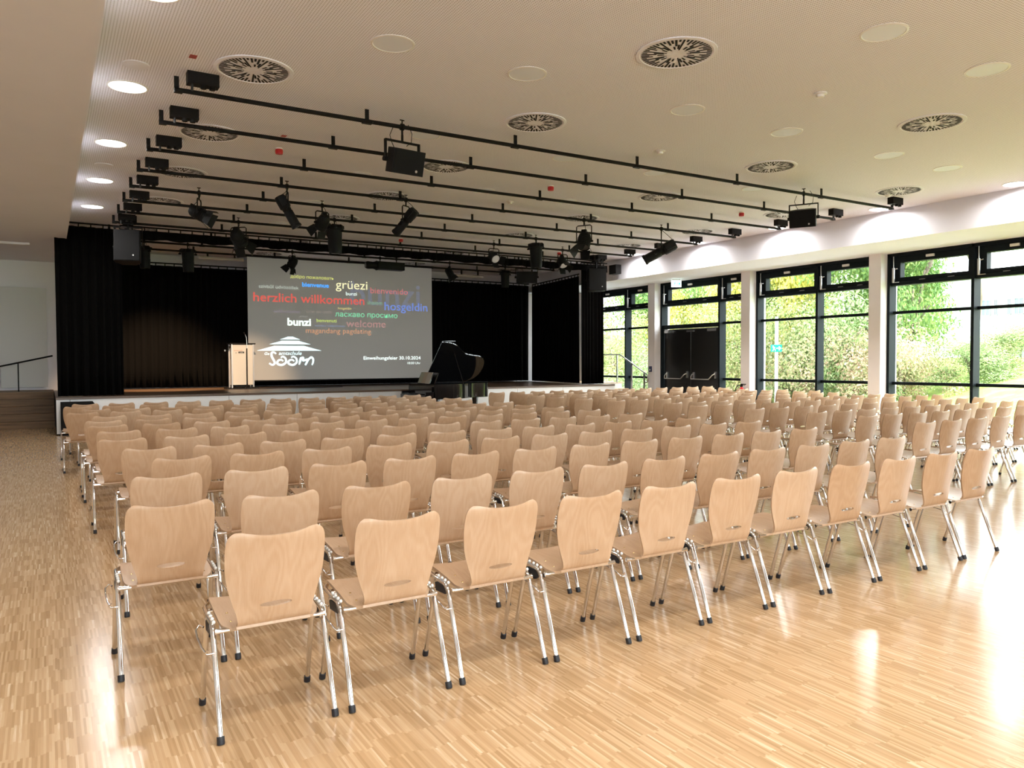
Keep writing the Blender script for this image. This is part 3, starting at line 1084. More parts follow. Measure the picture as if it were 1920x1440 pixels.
# ------------------------------------------------------------------ curtains
def curtain(name, path, z0, z1, label, fold=.16, amp=.055, seed=1, rail=True, wave_bottom=0.0):
    """pleated cloth hung along a plan path of (x, y) points"""
    rnd = random.Random(seed)
    P = [Vector((*p, 0)) for p in path]
    segs = [(P[i + 1] - P[i]).length for i in range(len(P) - 1)]
    tot = sum(segs)
    n = int(tot / fold * 10)
    NV = 7
    pts = []
    ph = 0
    for i in range(n + 1):
        s = tot * i / n
        d = s
        k = 0
        while k < len(segs) - 1 and d > segs[k]:
            d -= segs[k]
            k += 1
        t = (P[k + 1] - P[k]).normalized()
        nrm = Vector((t.y, -t.x, 0))
        ph += (2 * PI / 10) * (1 + .25 * math.sin(s * 3.1 + seed))
        pts.append((P[k] + t * d, nrm, ph, amp * (.75 + .5 * rnd.random() * 0 + .35 * math.sin(s * 1.7 + seed * 2))))
    t_ = thing(name, (0, 0, 0), label, 'curtain')
    m = MB()
    vs = []
    for j in range(NV):
        v = j / (NV - 1)
        z = z1 + (z0 - z1) * v
        for i, (p, nr, ph, a) in enumerate(pts):
            w = a * (math.sin(ph) + .3 * math.sin(2.3 * ph + v * .8)) * (.45 + .55 * v)
            zz = z + (wave_bottom * math.sin(ph * .31) if j == NV - 1 else 0)
            q = p + nr * w
            vs.append((q.x, q.y, zz))
    fs = []
    W = len(pts)
    for j in range(NV - 1):
        for i in range(W - 1):
            fs.append((j * W + i, j * W + i + 1, (j + 1) * W + i + 1, (j + 1) * W + i))
    m.add(vs, fs, 0, True)
    me = m.mesh(name, M_velvet, None, False)
    c = link('cloth', me, t_)
    so = c.modifiers.new('thickness', 'SOLIDIFY')
    so.thickness = .006
    if rail:
        r = MB()
        r.tube([(p.x, p.y, z1 + .07) for p in P], .018, 8)
        for i in range(0, n + 1, max(1, int(n * .25 / tot))):
            p = pts[i][0]
            r.box(p.x - .012, p.x + .012, p.y - .006, p.y + .006, z1 - .01, z1 + .06)
        r.build('curtain_track', M_black, t_)
    return t_


curtain('stage_curtain', [(.19, 19.38), (.4, 19.45), (1.5, 19.5)], ST + .01, CZ - .10, 'black pleated stage curtain at the aisle end of the stage front', .15, .06, 3)
curtain('stage_curtain', [(1.0, 23.72), (8.0, 23.72), (15.1, 23.72)], ST + .03, 4.28, 'long black pleated backdrop curtain behind the projection screen', .2, .06, 5)
curtain('stage_curtain', [(15.02, 23.35), (14.75, 21.5), (14.45, 19.75)], ST + .03, 4.22, 'black side curtain running back along the window side of the stage', .17, .05, 8)
curtain('stage_curtain', [(14.36, 19.52), (15.18, 19.46)], ST + .01, CZ - .10, 'black gathered curtain at the window end of the stage front', .10, .07, 9)
curtain('border_curtain', [(1.4, 18.52), (8, 18.52), (14.6, 18.52)], 4.225, 4.42, 'short black border curtain hanging across the whole stage front', .22, .03, 11, True, .015)

for x0, x1, z, w_ in ((3.55, 4.72, 4.37, 'aisle side of the screen'), (11.3, 12.3, 4.31, 'window side of the screen')):
    t = thing('light_batten', ((x0 + x1) / 2, 22.1, z), 'slim pale light batten under the rear pipe on the ' + w_, 'light batten')
    L2 = (x1 - x0) / 2
    MB().tube([(-L2, 0, 0), (L2, 0, 0)], .045, 10).build('batten', mat('grey_batten', (0.42, 0.38, 0.36), .5), t)
    MB().box(-L2 * .6 - .02, -L2 * .6 + .02, -.02, .02, .03, PZ - z).box(L2 * .6 - .02, L2 * .6 + .02, -.02, .02, .03, PZ - z).build('clamp', M_black, t)

# ------------------------------------------------------------------ projection screen
QX0, QX1, QZ0, QZ1, QY = 4.99, 10.82, 1.02, 4.585, 22.9
M_screen = mat('projection_screen', (0.36, 0.345, 0.325), 0.8, spec=.2, emit=(0.72, 0.70, 0.66), estr=SCREEN_E)
scr = thing('projection_screen', (QX0, QY, QZ0), 'large grey projection screen with coloured welcome words in many languages', 'screen')
MB().box(0, QX1 - QX0, 0, .012, 0, QZ1 - QZ0).build('screen_cloth', M_screen, scr)
MB().tube([(-.03, .006, -.02), (QX1 - QX0 + .03, .006, -.02)], .022, 10).build('bottom_bar', M_black, scr)
MB().box(-.06, QX1 - QX0 + .06, -.03, .10, QZ1 - QZ0 - .005, QZ1 - QZ0 + .06).build('screen_case', M_black, scr)


def ink(name, c, s=1.0):
    return mat('projected_' + name, tuple(min(1, x) for x in c), .8, emit=c, estr=s)


def word(text, u, v, w, m, bold=0.0, italic=0.0, name='projected_word', parent=None, y=-.004, vs=.9):
    cu = bpy.data.curves.new(name, 'FONT')
    cu.body = text
    cu.size = 1
    cu.offset = bold
    cu.shear = italic
    cu.resolution_u = 3
    tmp = bpy.data.objects.new('tmp', cu)
    COL.objects.link(tmp)
    dg = bpy.context.evaluated_depsgraph_get()
    me = bpy.data.meshes.new_from_object(tmp.evaluated_get(dg))
    bpy.data.objects.remove(tmp)
    bpy.data.curves.remove(cu)
    xs_ = [p.co.x for p in me.vertices]
    if not xs_:
        return None
    x0, x1 = min(xs_), max(xs_)
    k = w / (x1 - x0)
    for p in me.vertices:
        x, z = (p.co.x - x0) * k + u, p.co.y * k * vs + v
        p.co = (x, y, z)
    me.materials.clear()
    me.materials.append(m)
    me.name = name
    return link(name, me, parent or scr)


WORDS = [
    ('добро пожаловать', 1.232, 3.019, 1.314, (.50, .52, .13), 0, 1),
    ('szivből üdvözöllek', .316, 2.683, 1.159, (.36, .40, .36), 0, 1),
    ('bienvenue', 1.579, 2.778, .812, (.05, .32, .95), .02, 1),
    ('grüezi', 2.606, 2.768, 1.014, (.70, .66, .40), 0, 1),
    ('bienvenido', 3.719, 2.668, 1.261, (.42, .12, .12), 0, 1),
    ('bunzi', 2.926, 2.572, .349, (.70, .82, .80), .0, 1),
    ('herzlich willkommen', .156, 2.296, 3.362, (.48, .075, .06), .012, 1),
    ('shalom', 3.608, 2.318, .504, (.16, .30, .18), 0, 1),
    ('hosgeldin', 4.178, 2.159, 1.49, (.11, .17, .46), .01, 1),
    ('bunzi', 3.059, 2.305, 2.353, (.125, .13, .155), .01, .9),
    ('hosgeldin', 2.669, 2.135, .423, (.50, .42, .15), 0, 1),
    ('ласкаво просимо', 2.579, 1.914, 2.037, (.15, .46, .27), .008, 1),
    ('willkommen', .712, 1.975, .798, (.20, .17, .20), 0, .9),
    ('bine ati venit', 1.692, 1.997, .802, (.22, .185, .165), 0, .9),
    ('grüezi', 1.474, 1.857, .267, (.23, .22, .20), 0, .9),
    ('bunzi', 1.126, 1.616, .706, (.74, .90, .80), .035, 1),
    ('benvenuti', 2.003, 1.732, .619, (.44, .55, .12), 0, 1),
    ('herzlich willkommen', 1.95, 1.589, .941, (.16, .19, .27), 0, 1),
    ('welcome', 2.919, 1.604, 1.298, (.27, .155, .145), .01, 1),
    ('magandang pagdating', 1.669, 1.399, 2.058, (.42, .21, .12), 0, 1),
    ('Einweihungsfeier 30.10.2024', 3.471, .592, 1.938, (.78, .88, .86), .01, 1),
    ('18:00 Uhr', 4.948, .443, .457, (.72, .82, .80), 0, 1),
]
for i, (tx, u, v, w, c, bo, s) in enumerate(WORDS):
    ghost = (i == 9)
    word(tx, u, v, w, ink('word_%d' % i, c, s * WORD_E), bo, 0, 'projected_word', scr, -.002 if ghost else -.004)
M_logo = ink('logo', (.66, .84, .86), WORD_E)
lg = MB()
for P in ([(1.135, 1.278), (1.278, 1.279), (1.503, 1.196), (.895, 1.192)], [(.957, 1.157), (1.457, 1.158), (1.818, 1.053), (.584, 1.049)], [(.736, 1.007), (1.611, 1.009), (2.148, .865), (.233, .861)]):
    lg.prism(P, 'y', -.005, -.003)
lgo = lg.build('projected_logo', M_logo, scr)
word('Ge', .452, .739, .14, M_logo, .012, .25, 'logo_word', lgo)
word('amtschule', .86, .739, .68, M_logo, .012, .25, 'logo_word', lgo)
STROKES = [[(.788, .771), (.71, .817), (.653, .783), (.664, .68), (.729, .555), (.739, .486), (.672, .447), (.583, .493)],
           [(.922, .657), (.979, .691), (1.058, .634), (1.068, .519), (.976, .451), (.874, .451), (.813, .497), (.853, .577), (.933, .594), (.989, .554)],
           [(1.224, .657), (1.288, .691), (1.374, .633), (1.384, .517), (1.285, .443), (1.182, .461), (1.137, .507), (1.172, .576), (1.252, .593), (1.316, .552)],
           [(1.508, .668), (1.489, .563), (1.459, .448)],
           [(1.471, .506), (1.519, .633), (1.584, .656), (1.571, .575), (1.648, .586), (1.729, .6), (1.645, .435)],
           [(1.645, .435), (1.729, .586), (1.824, .667), (1.883, .609), (1.876, .515), (1.845, .434)]]


def catmull(P, n=6):
    P = [Vector(p) for p in P]
    Q = [P[0] * 2 - P[1]] + P + [P[-1] * 2 - P[-2]]
    out = []
    for i in range(1, len(Q) - 2):
        a, b, c, d = Q[i - 1:i + 3]
        for k in range(n):
            t = k / n
            out.append(.5 * ((2 * b) + (c - a) * t + (2 * a - 5 * b + 4 * c - d) * t * t + (3 * b - a - 3 * c + d) * t ** 3))
    out.append(P[-1])
    return out


br = MB()
for P in STROKES:
    C_ = catmull([(p[0], p[1], 0) for p in P])
    n = len(C_)
    vs = []
    for i, p in enumerate(C_):
        t = (C_[min(i + 1, n - 1)] - C_[max(i - 1, 0)]).normalized()
        w = .029 * (.75 + .35 * math.sin(PI * i / (n - 1)))
        nr = Vector((-t.y, t.x, 0)) * w
        vs += [(p.x + nr.x, -.006, p.y + nr.y), (p.x - nr.x, -.006, p.y - nr.y)]
    br.add(vs, [(2 * i, 2 * i + 1, 2 * i + 3, 2 * i + 2) for i in range(n - 1)])
br.build('logo_word', M_logo, lgo, fix=False)

# ------------------------------------------------------------------ lectern and microphone
lec = thing('lectern', (4.66, 22.3, ST), 'white lectern with steel edge posts on the stage before the screen corner', 'lectern')
M_lec = mat('lectern_white', (0.50, 0.48, 0.455), .45)
MB().box(-.27, .27, -.20, -.18, .11, 1.22).build('front_panel', M_lec, lec)
MB().box(-.27, -.25, -.18, .18, .11, 1.22).box(.25, .27, -.18, .18, .11, 1.22).build('side_panel', M_lec, lec)
for x in (-.285, .285):
    for y in (-.19, .19):
        MB().box(x - .018, x + .018, y - .018, y + .018, .03, 1.24).build('corner_post', M_steel, lec)
MB().box(-.34, .34, -.26, .24, 1.235, 1.265, 0, Matrix.Translation((0, 0, 0)) @ Matrix.Rotation(0, 4, 'X')).build('top_board', M_black, lec)
MB().box(-.42, .42, -.28, .28, 0, .03).build('base_plate', M_black, lec)
pl = MB().box(-.11, .04, -.204, -.2, .985, 1.03).build('name_plate', M_black, lec)
word('SAARN', -.085, .996, .10, M_lec, .03, 0, 'plate_letters', pl, -.206)
pr = MB()
for k in range(9):
    pr.box(-.23 + k * .026, -.23 + k * .026 + .018, -.203, -.2, 1.05, 1.068)
pr.build('printed_line', mat('faded_red_print', (.45, .22, .16), .6), lec)
MB().prism([(-.20, .985), (-.15, .985), (-.155, .998), (-.17, 1.012), (-.19, 1.005)], 'y', -.203, -.2).build('printed_logo', mat('grey_print', (.25, .22, .2), .6), lec)
mic = thing('microphone_stand', (4.73, 21.9, ST), 'black straight microphone stand with bent gooseneck in front of the lectern', 'microphone')
MB().tube([(0, 0, .02), (0, 0, 1.12)], .016, 10).build('pole', M_black, mic)
gk = MB().tube([(0, 0, 1.12), (0, 0, 1.3), (-.01, .0, 1.42), (-.04, .0, 1.5)], .008, 8).build('gooseneck', M_steel, mic)
MB().tube([(-.04, 0, 1.5), (-.075, 0, 1.56)], [.016, .019], 10).build('microphone_head', M_black, mic)
for a in (0, 2.1, 4.2):
    MB().tube([(0, 0, .09), (.26 * math.cos(a), .26 * math.sin(a), .012)], .011, 8).build('leg', M_black, mic)
cb = MB().tube([(4.2, 22.1, ST + .012), (4.45, 21.8, ST + .012), (4.73, 21.75, ST + .012), (5.2, 21.6, ST + .012), (5.6, 21.9, ST + .012), (6.6, 21.5, ST + .012), (7.4, 21.8, ST + .012)], .012, 6).build('stage_cable', M_rubber)
tag(cb, 'black cable lying across the stage floor beside the lectern', 'cable')
ml = thing('clip_light', (4.30, 22.25, 1.90), 'small bent reading lamp sticking out beside the lectern top', 'lamp')
MB().tube([(.06, 0, .06), (0, 0, -.02), (-.06, 0, -.04)], .008, 6).build('arm', M_black, ml)
MB().lathe([(.001, -.03), (.022, -.02), (.022, .02), (.001, .03)], 12, 0, Matrix.Translation((-.08, 0, -.03))).build('lamp_head', M_steel, ml)
MB().box(.03, .08, -.02, .02, .05, .09).build('clip', M_black, ml)

# ------------------------------------------------------------------ grand piano
pi_ = thing('grand_piano', (8.05, 16.95, 0), 'black grand piano with raised lid standing before the stage', 'piano', rz=0)
# plan outline: keyboard end at x=0, tail at x=1.95, bass side away (y=1.5), bent side towards the hall (y=0)
OUT = [(0.0, 0.0), (.30, .0), (.62, .02), (.85, .10), (1.05, .26), (1.25, .42), (1.48, .48), (1.70, .52), (1.88, .66), (1.96, .90), (1.95, 1.15), (1.86, 1.36), (1.70, 1.47), (1.5, 1.5), (0, 1.5)]
def smooth_outline(P, n=5):
    C_ = catmull([(p[0], p[1], 0) for p in P[1:-1]], n)
    return [P[0]] + [(c.x, c.y) for c in C_] + [P[-1]]
SO = smooth_outline(OUT)
rim = MB()
n = len(SO)
IN = []
cxm, cym = .95, .85
for (x, y) in SO:
    d = Vector((x - cxm, y - cym))
    IN.append(tuple(Vector((cxm, cym)) + d * (1 - .05 / d.length)))
vs = [(x, y, .62) for x, y in SO] + [(x, y, .985) for x, y in SO] + [(x, y, .985) for x, y in IN] + [(x, y, .90) for x, y in IN]
fs = []
for i in range(n):
    j = (i + 1) % n
    fs += [(i, j, n + j, n + i), (n + i, n + j, 2 * n + j, 2 * n + i), (2 * n + i, 2 * n + j, 3 * n + j, 3 * n + i)]
rim.add(vs, fs, 0, True)
rim.add([(x, y, .90) for x, y in IN], [tuple(range(n))])
rim.add([(x, y, .62) for x, y in SO], [tuple(range(n))])
rim.build('case', M_piano, pi_, None, 30)
kb = MB().box(-.22, .02, .0, .06, .60, .80).box(-.22, .02, 1.44, 1.5, .60, .80).box(-.22, 0, .06, 1.44, .60, .68).box(-.24, -.2, .0, 1.5, .62, .72)
kb.build('key_bed', M_piano, pi_)
ks = MB()
for k in range(52):
    ks.box(-.2, -.04, .075 + k * .0263, .075 + k * .0263 + .0248, .68, .715)
ks.build('white_keys', mat('ivory_keys', (.75, .73, .68), .3), pi_)
kk = MB()
for k in range(51):
    if k % 7 in (2, 6):
        continue
    kk.box(-.14, -.04, .075 + (k + 1) * .0263 - .007, .075 + (k + 1) * .0263 + .007, .715, .728)
kk.build('black_keys', M_piano, pi_)
MB().box(-.04, .0, .06, 1.44, .68, .92).build('fallboard', M_piano, pi_)
# lid hinged on the far bass side, opened towards the hall
LA = R(43)
lid = MB()
Lv = []
for (x, y) in SO:
    if x < .42:
        x = .42
    dy = 1.5 - y
    Lv.append((x, dy))
def LP(x, dy, t):
    return (x, 1.5 - dy * math.cos(LA) - t * math.sin(LA) * -1 * 0 + t * math.sin(LA) * 0, 1.0 + dy * math.sin(LA) + t)
Lu = []
for q in Lv:
    if not Lu or (abs(q[0] - Lu[-1][0]) > 1e-4 or abs(q[1] - Lu[-1][1]) > 1e-4):
        Lu.append(q)
nl = len(Lu)
lid.add([LP(x, d, 0) for x, d in Lu] + [LP(x, d, .022) for x, d in Lu], [tuple(range(nl)), tuple(reversed(range(nl, 2 * nl)))] + [(i, nl + i, nl + (i + 1) % nl, (i + 1) % nl) for i in range(nl)])
lid.build('lid', M_piano, pi_)
# folded front flap of the lid lying back on the lid
ff = MB().box(.43, .80, 0, 1.5, .025, .045)
for i, p in enumerate(ff.v):
    ff.v[i] = LP(p[0], p[1], p[2])
ff.build('lid_flap', M_piano, pi_)
MB().tube([(.92, .22, .97), (.88, 1.5 - 1.15 * math.cos(LA), 1.0 + 1.15 * math.sin(LA))], .013, 8).build('lid_prop', M_piano, pi_)
MB().box(.12, .15, .25, 1.25, .99, 1.28, 0, Matrix.Translation((.14, 0, .99)) @ Matrix.Rotation(R(22), 4, 'Y') @ Matrix.Translation((-.14, 0, -.99))).build('music_desk', M_piano, pi_)
for (x, y) in ((.12, .14), (.12, 1.36), (1.68, 1.02)):
    l = MB().lathe([(.001, .04), (.05, .04), (.052, .10), (.062, .3), (.085, .56), (.10, .62), (.001, .62)], 8)
    lo = l.build('leg', M_piano, pi_)
    lo.location = (x, y, 0)
    MB().lathe([(.001, .0), (.03, 0), (.03, .045), (.001, .045)], 10).build('caster', mat('brass', (.6, .42, .18), .25, 1.0), lo)
MB().tube([(.35, .70, .62), (.33, .70, .12)], .016, 8).tube([(.35, .82, .62), (.33, .82, .12)], .016, 8).box(.26, .40, .66, .86, .06, .14).box(.18, .28, .68, .70, .06, .075).box(.18, .28, .75, .77, .06, .075).box(.18, .28, .82, .84, .06, .075).build('pedal_lyre', M_piano, pi_)
M_paper = [mat('sheet_paper_grey', (.42, .39, .34), .8), mat('sheet_paper_beige', (.38, .32, .24), .8), mat('sheet_paper_green', (.33, .34, .27), .8)]
for k, (yy, x_, w_) in enumerate(((.50, .06, 'outermost'), (.78, .09, 'middle'), (1.05, .12, 'innermost'))):
    o = MB().box(-.004, .008, -.12, .12, 0, .30, 0, Matrix.Rotation(R(22), 4, 'Y')).build('music_book', M_paper[k], None, (8.05 + x_ - .02, 16.95 + yy, .995))
    tag(o, 'pale music book leaning on the desk of the black piano, %s of three' % w_, 'music book')
ben = thing('piano_bench', (7.45, 17.7, 0), 'low dark piano stool at the keyboard end of the black piano', 'stool')
MB().box(-.19, .19, -.34, .34, .42, .50).build('seat', mat('dark_blue_leather', (.03, .04, .06), .35), ben)
for sx in (-.15, .15):
    for sy in (-.28, .28):
        MB().box(sx - .025, sx + .025, sy - .025, sy + .025, 0, .42).build('leg', M_piano, ben)
hs = MB().lathe([(.001, .50), (.20, .50), (.21, .54), (.205, .60), (.15, .63), (.001, .63)], 28).build('round_cushion', mat('grey_blue_cushion', (.10, .14, .2), .7), None, (7.45, 17.7, .0))
tag(hs, 'round grey blue cushion lying on the piano stool', 'cushion')

# ------------------------------------------------------------------ chairs
SHELL = [  # (y, z, half width): from the top edge down the back, round the bend, along the seat
    (.004, .852, .170), (.0045, .848, .179), (.005, .841, .189), (.007, .830, .198), (.011, .812, .2045), (.017, .785, .2075), (.024, .755, .2085),
    (.031, .720, .208), (.037, .685, .206), (.043, .650, .202), (.048, .618, .196), (.052, .588, .188), (.0545, .562, .180), (.0555, .548, .176), (.056, .541, .174), (.0565, .535, .172), (.057, .529, .170),
    (.0575, .523, .168), (.058, .517, .166), (.0585, .510, .164), (.0595, .497, .160), (.061, .482, .157), (.065, .465, .154), (.072, .451, .153), (.083, .442, .155), (.097, .438, .163),
    (.107, .4375, .175), (.118, .438, .188), (.132, .4395, .199), (.150, .442, .206), (.18, .447, .2095), (.22, .453, .210), (.27, .459, .210), (.32, .464, .209), (.37, .468, .207), (.42, .469, .204), (.455, .467, .2),
    (.48, .462, .193), (.495, .456, .182), (.502, .452, .168)]
SPLIT = 24
NU = 33


def shell_part(name, lo, hi, hole):
    vs = []
    us = [-1 + 2 * k / (NU - 1) for k in range(NU)]
    rows = SHELL[lo:hi + 1]
    for i, (y, z, w) in enumerate(rows):
        for u in us:
            x = u * w
            zz = z
            if z > .70 and y < .04:
                f = max(0.0, min(1.0, (z - .74) / .11))
                uu = min(1.0, abs(u) / .86)
                zz -= .020 * (1 - uu * uu) * f
            cv = max(0.0, min(1.0, (z - .47) / .10)) if y < .07 else 0.0
            yy = y + .030 * u * u * cv - .022 * cv
            if y > .10:   # slight saddle of the seat
                zz += .012 * u * u * max(0, min(1, (y - .10) / .1)) - .004
            vs.append([x, yy, zz])
    fs = []
    HW, HZ, HC = .068, .0125, .529
    nr = len(rows)
    dead = set()
    for i in range(nr - 1):
        for k in range(NU - 1):
            q = (i * NU + k, i * NU + k + 1, (i + 1) * NU + k + 1, (i + 1) * NU + k)
            if hole:
                cx = sum(vs[a][0] for a in q) / 4
                cz = sum(vs[a][2] for a in q) / 4
                if (cx / HW) ** 2 + ((cz - HC) / HZ) ** 2 < 1.0:
                    dead.update(q)
                    continue
            fs.append(q)
    if hole:
        used = set(a for f in fs for a in f)
        for a in dead & used:
            x, y, z = vs[a]
            e = math.sqrt((x / HW) ** 2 + ((z - HC) / HZ) ** 2)
            if e > 1e-6:
                vs[a][0] = x / e
                vs[a][2] = HC + (z - HC) / e
    me = bpy.data.meshes.new(name)
    me.from_pydata([tuple(v) for v in vs], [], fs)
    bm = bmesh.new()
    bm.from_mesh(me)
    bmesh.ops.delete(bm, geom=[v for v in bm.verts if not v.link_faces], context='VERTS')
    bmesh.ops.recalc_face_normals(bm, faces=bm.faces)
    bmesh.ops.solidify(bm, geom=bm.faces[:], thickness=.0115)
    bmesh.ops.recalc_face_normals(bm, faces=bm.faces)
    for f in bm.faces:
        f.smooth = True
    bm.to_mesh(me)
    bm.free()
    me.materials.append(M_beech)
    me.set_sharp_from_angle(angle=R(42))
    return me


ME_back = shell_part('backrest', 0, SPLIT, True)
ME_seat = shell_part('seat', SPLIT, len(SHELL) - 1, False)
LX, LR = .2385, .0118


def leg_mesh(sx, rear, cap):
    m = MB()
    x = sx * LX
    if rear:
        p0, p1 = Vector((x, .0, .0)), Vector((x * .985, .158, .412))
        d = (p1 - p0).normalized()
        m.tube([tuple(p0 + d * (.03 if cap else .0)), tuple(p1), tuple(p1 + d * .018 + Vector((0, .012, .002))), (x * .97, .20, .438), (x * .97, .28, .442)], LR, 10, 0)
        if not cap:
            m.tube([tuple(p0), tuple(p0 + d * .032)], LR + .0035, 10, 1)
    else:
        p0, p1 = Vector((x, .431, .0)), Vector((x * .985, .312, .405))
        d = (p1 - p0).normalized()
        m.tube([tuple(p0 + d * (.03 if cap else .0)), tuple(p1), (x * .98, .298, .432), (x * .97, .27, .440)], LR, 10, 0)
        if not cap:
            m.tube([tuple(p0), tuple(p0 + d * .032)], LR + .0035, 10, 1)
    return m.mesh('leg', [M_chrome, M_rubber], 50)


def cap_mesh(sx, rear):
    m = MB()
    x = sx * LX
    p0, p1 = (Vector((x, 0, 0)), Vector((x * .985, .158, .412))) if rear else (Vector((x, .431, 0)), Vector((x * .985, .312, .405)))
    d = (p1 - p0).normalized()
    m.tube([tuple(p0), tuple(p0 + d * .006), tuple(p0 + d * .032)], [LR + .002, LR + .004, LR + .0036], 12)
    return m.mesh('rubber_foot', M_rubber, 50)


def frame_mesh():
    m = MB()
    x = LX * .97
    m.tube([(-x, .125, .424), (-x + .03, .118, .424), (x - .03, .118, .424), (x, .125, .424)], [.013, .0095, .0095, .013], 8)
    m.tube([(-x, .36, .445), (x, .36, .445)], .010, 8)
    for s in (-1, 1):
        m.tube([(s * x, .20, .438), (s * x, .30, .443), (s * (x - .004), .40, .450), (s * (x - .03), .455, .448)], .0105, 8)
    return m.mesh('frame', M_chrome, 50)


def plate_mesh(sd):
    m = MB()
    x = sd * LX
    m.prism([(.165, .432), (.180, .392), (.288, .386), (.300, .430)], 'x', x - .004, x + .004)
    return m.mesh('side_plate', M_rubber)


def detail_meshes():
    buf = MB()
    for s in (-1, 1):
        for (y, z) in ((.165, .452), (.20, .456), (.235, .458), (.275, .460)):
            buf.lathe([(.001, .009), (.006, .006), (.0085, 0), (.006, -.006), (.001, -.009)], 8, 0, Matrix.Translation((s * (LX * .97), y, z)))
    b = buf.mesh('stacking_buffer', mat('clear_plastic', (.75, .75, .74), .15), 60)
    rv = MB()
    for s in (-1, 1):
        for (y, z) in ((.135, .4495), (.215, .4625)):
            rv.lathe([(.0055, -.001), (.005, .0018), (.001, .0025)], 8, 0, Matrix.Translation((s * .168, y, z + .0045)))
    r = rv.mesh('rivet', mat('brass', (.6, .42, .18), .25, 1.0), 60)
    hk = MB()
    x = -LX
    hk.tube([(x, .12, .335), (x - .03, .12, .335), (x - .045, .15, .36), (x - .047, .24, .375), (x - .045, .28, .395), (x - .03, .29, .41), (x - .016, .27, .405)], .0045, 6)
    hk.tube([(x - .03, .12, .335), (x - .04, .10, .35), (x - .03, .09, .365)], .004, 6)
    h = hk.mesh('coupling_hook', M_chrome, 60)
    return b, r, h


ME_legs = {(s, r_, c): leg_mesh(s, r_, c) for s in (-1, 1) for r_ in (True, False) for c in (True, False)}
ME_caps = {(s, r_): cap_mesh(s, r_) for s in (-1, 1) for r_ in (True, False)}
ME_frame, ME_plate = frame_mesh(), [plate_mesh(-1), plate_mesh(1)]
ME_buf, ME_riv, ME_hook = detail_meshes()


def make_chair(near):
    t = thing('plywood_chair', (0, 0, 0), '', 'chair')
    link('backrest', ME_back, t)
    link('seat', ME_seat, t)
    for s in (-1, 1):
        for r_ in (True, False):
            l = link('leg', ME_legs[(s, r_, near)], t)
            if near:
                link('rubber_foot', ME_caps[(s, r_)], l)
    link('frame', ME_frame, t)
    if near:
        for pm in ME_plate:
            link('side_plate', pm, t)
        link('stacking_buffer', ME_buf, t)
        link('rivet', ME_riv, t)
        link('coupling_hook', ME_hook, t)
    return t


PITCH_X = .5486
LEFT = [(.8175, 3.236, 11), (.52, 4.14, 12), (.63, 5.18, 12), (.85, 6.11, 12), (.71, 6.93, 12), (.59, 7.88, 12), (.63, 8.84, 12), (.58, 9.68, 12), (.58, 10.48, 12),
        (.70, 11.38, 12), (.43, 12.4, 12), (.63, 13.2, 12), (.42, 14.12, 12), (.56, 14.95, 12)]
RIGHT = [(8.48, 4.97, 5), (8.83, 5.92, 8), (8.93, 6.73, 11), (8.81, 7.7, 12), (8.71, 8.73, 13), (8.93, 9.53, 12), (8.62, 10.65, 12), (8.55, 11.5, 13), (8.49, 12.35, 13),
         (8.6, 13.2, 12), (8.86, 14.05, 12), (8.70, 15.0, 13)]
proto = {}
rc = random.Random(21)
for bi, (rows_, bname) in enumerate(((LEFT, 'aisle-side block'), (RIGHT, 'window-side block'))):
    for ri, (x0, y0, n) in enumerate(rows_):
        rname = ORD[len(rows_) - 1 - ri]
        for k in range(n):
            near = (y0 < 5.4) if bi == 0 else (y0 < 6.0)
            seat = ORD[n - 1 - k] if bi == 0 else ORD[k]
            lb = 'beech chair, %s from the centre aisle, %s row from the stage, %s' % (seat, rname, bname)
            loc = (x0 + k * PITCH_X + rc.uniform(-.004, .004), y0 + rc.uniform(-.006, .006), 0)
            rz = R(rc.uniform(-.5, .5))
            grp = 'rows of beech chairs, ' + bname
            if near not in proto:
                c = make_chair(near)
                c.location = loc
                c.rotation_euler = (0, 0, rz)
                c['label'] = lb
                c['group'] = grp
                proto[near] = (c, tree_of(c))
            else:
                copy_thing(proto[near][0], proto[near][1], loc, rz, lb, grp)

# ------------------------------------------------------------------ outside
LAWN = mat_ground('mown_lawn', [(0.3, (0.16, 0.24, 0.05)), (0.5, (0.24, 0.33, 0.07)), (0.7, (0.36, 0.42, 0.12))], 2.5)
BANK = mat_ground('overgrown_bank', [(0.3, (0.10, 0.12, 0.04)), (0.5, (0.20, 0.20, 0.08)), (0.7, (0.30, 0.22, 0.12))], 1.5)
g = MB()
NXg = 26
NYg = 30
def gz(x, y):
    b = max(0.0, min(1.0, (x - 24 + max(0, (16 - y)) * .9) / 9.0))
    return -.12 + 1.7 * b * b * (3 - 2 * b) * (1 if y > 8 else .35)
vs = []
for j in range(NYg + 1):
    for i in range(NXg + 1):
        x = 17.55 + (i / NXg) ** 1.6 * 130
        y = -40 + 150 * j / NYg
        vs.append((x, y, gz(x, y) + .06 * math.sin(x * 1.3) * math.cos(y * 1.1)))
fs = [(j * (NXg + 1) + i, j * (NXg + 1) + i + 1, (j + 1) * (NXg + 1) + i + 1, (j + 1) * (NXg + 1) + i) for j in range(NYg) for i in range(NXg)]
g.add(vs, fs, 0, True)
lawn = structure(g.build('ground', LAWN, None, None, None))
structure(MB().box(17.5, 21.6, -40, 60, -.2, -.04).build('path', mat('bounce_paving', (.62, .62, .61), .9, noise=.1, nscale=8)))  # mostly unseen paving, widened and paled to bounce daylight onto the ceiling

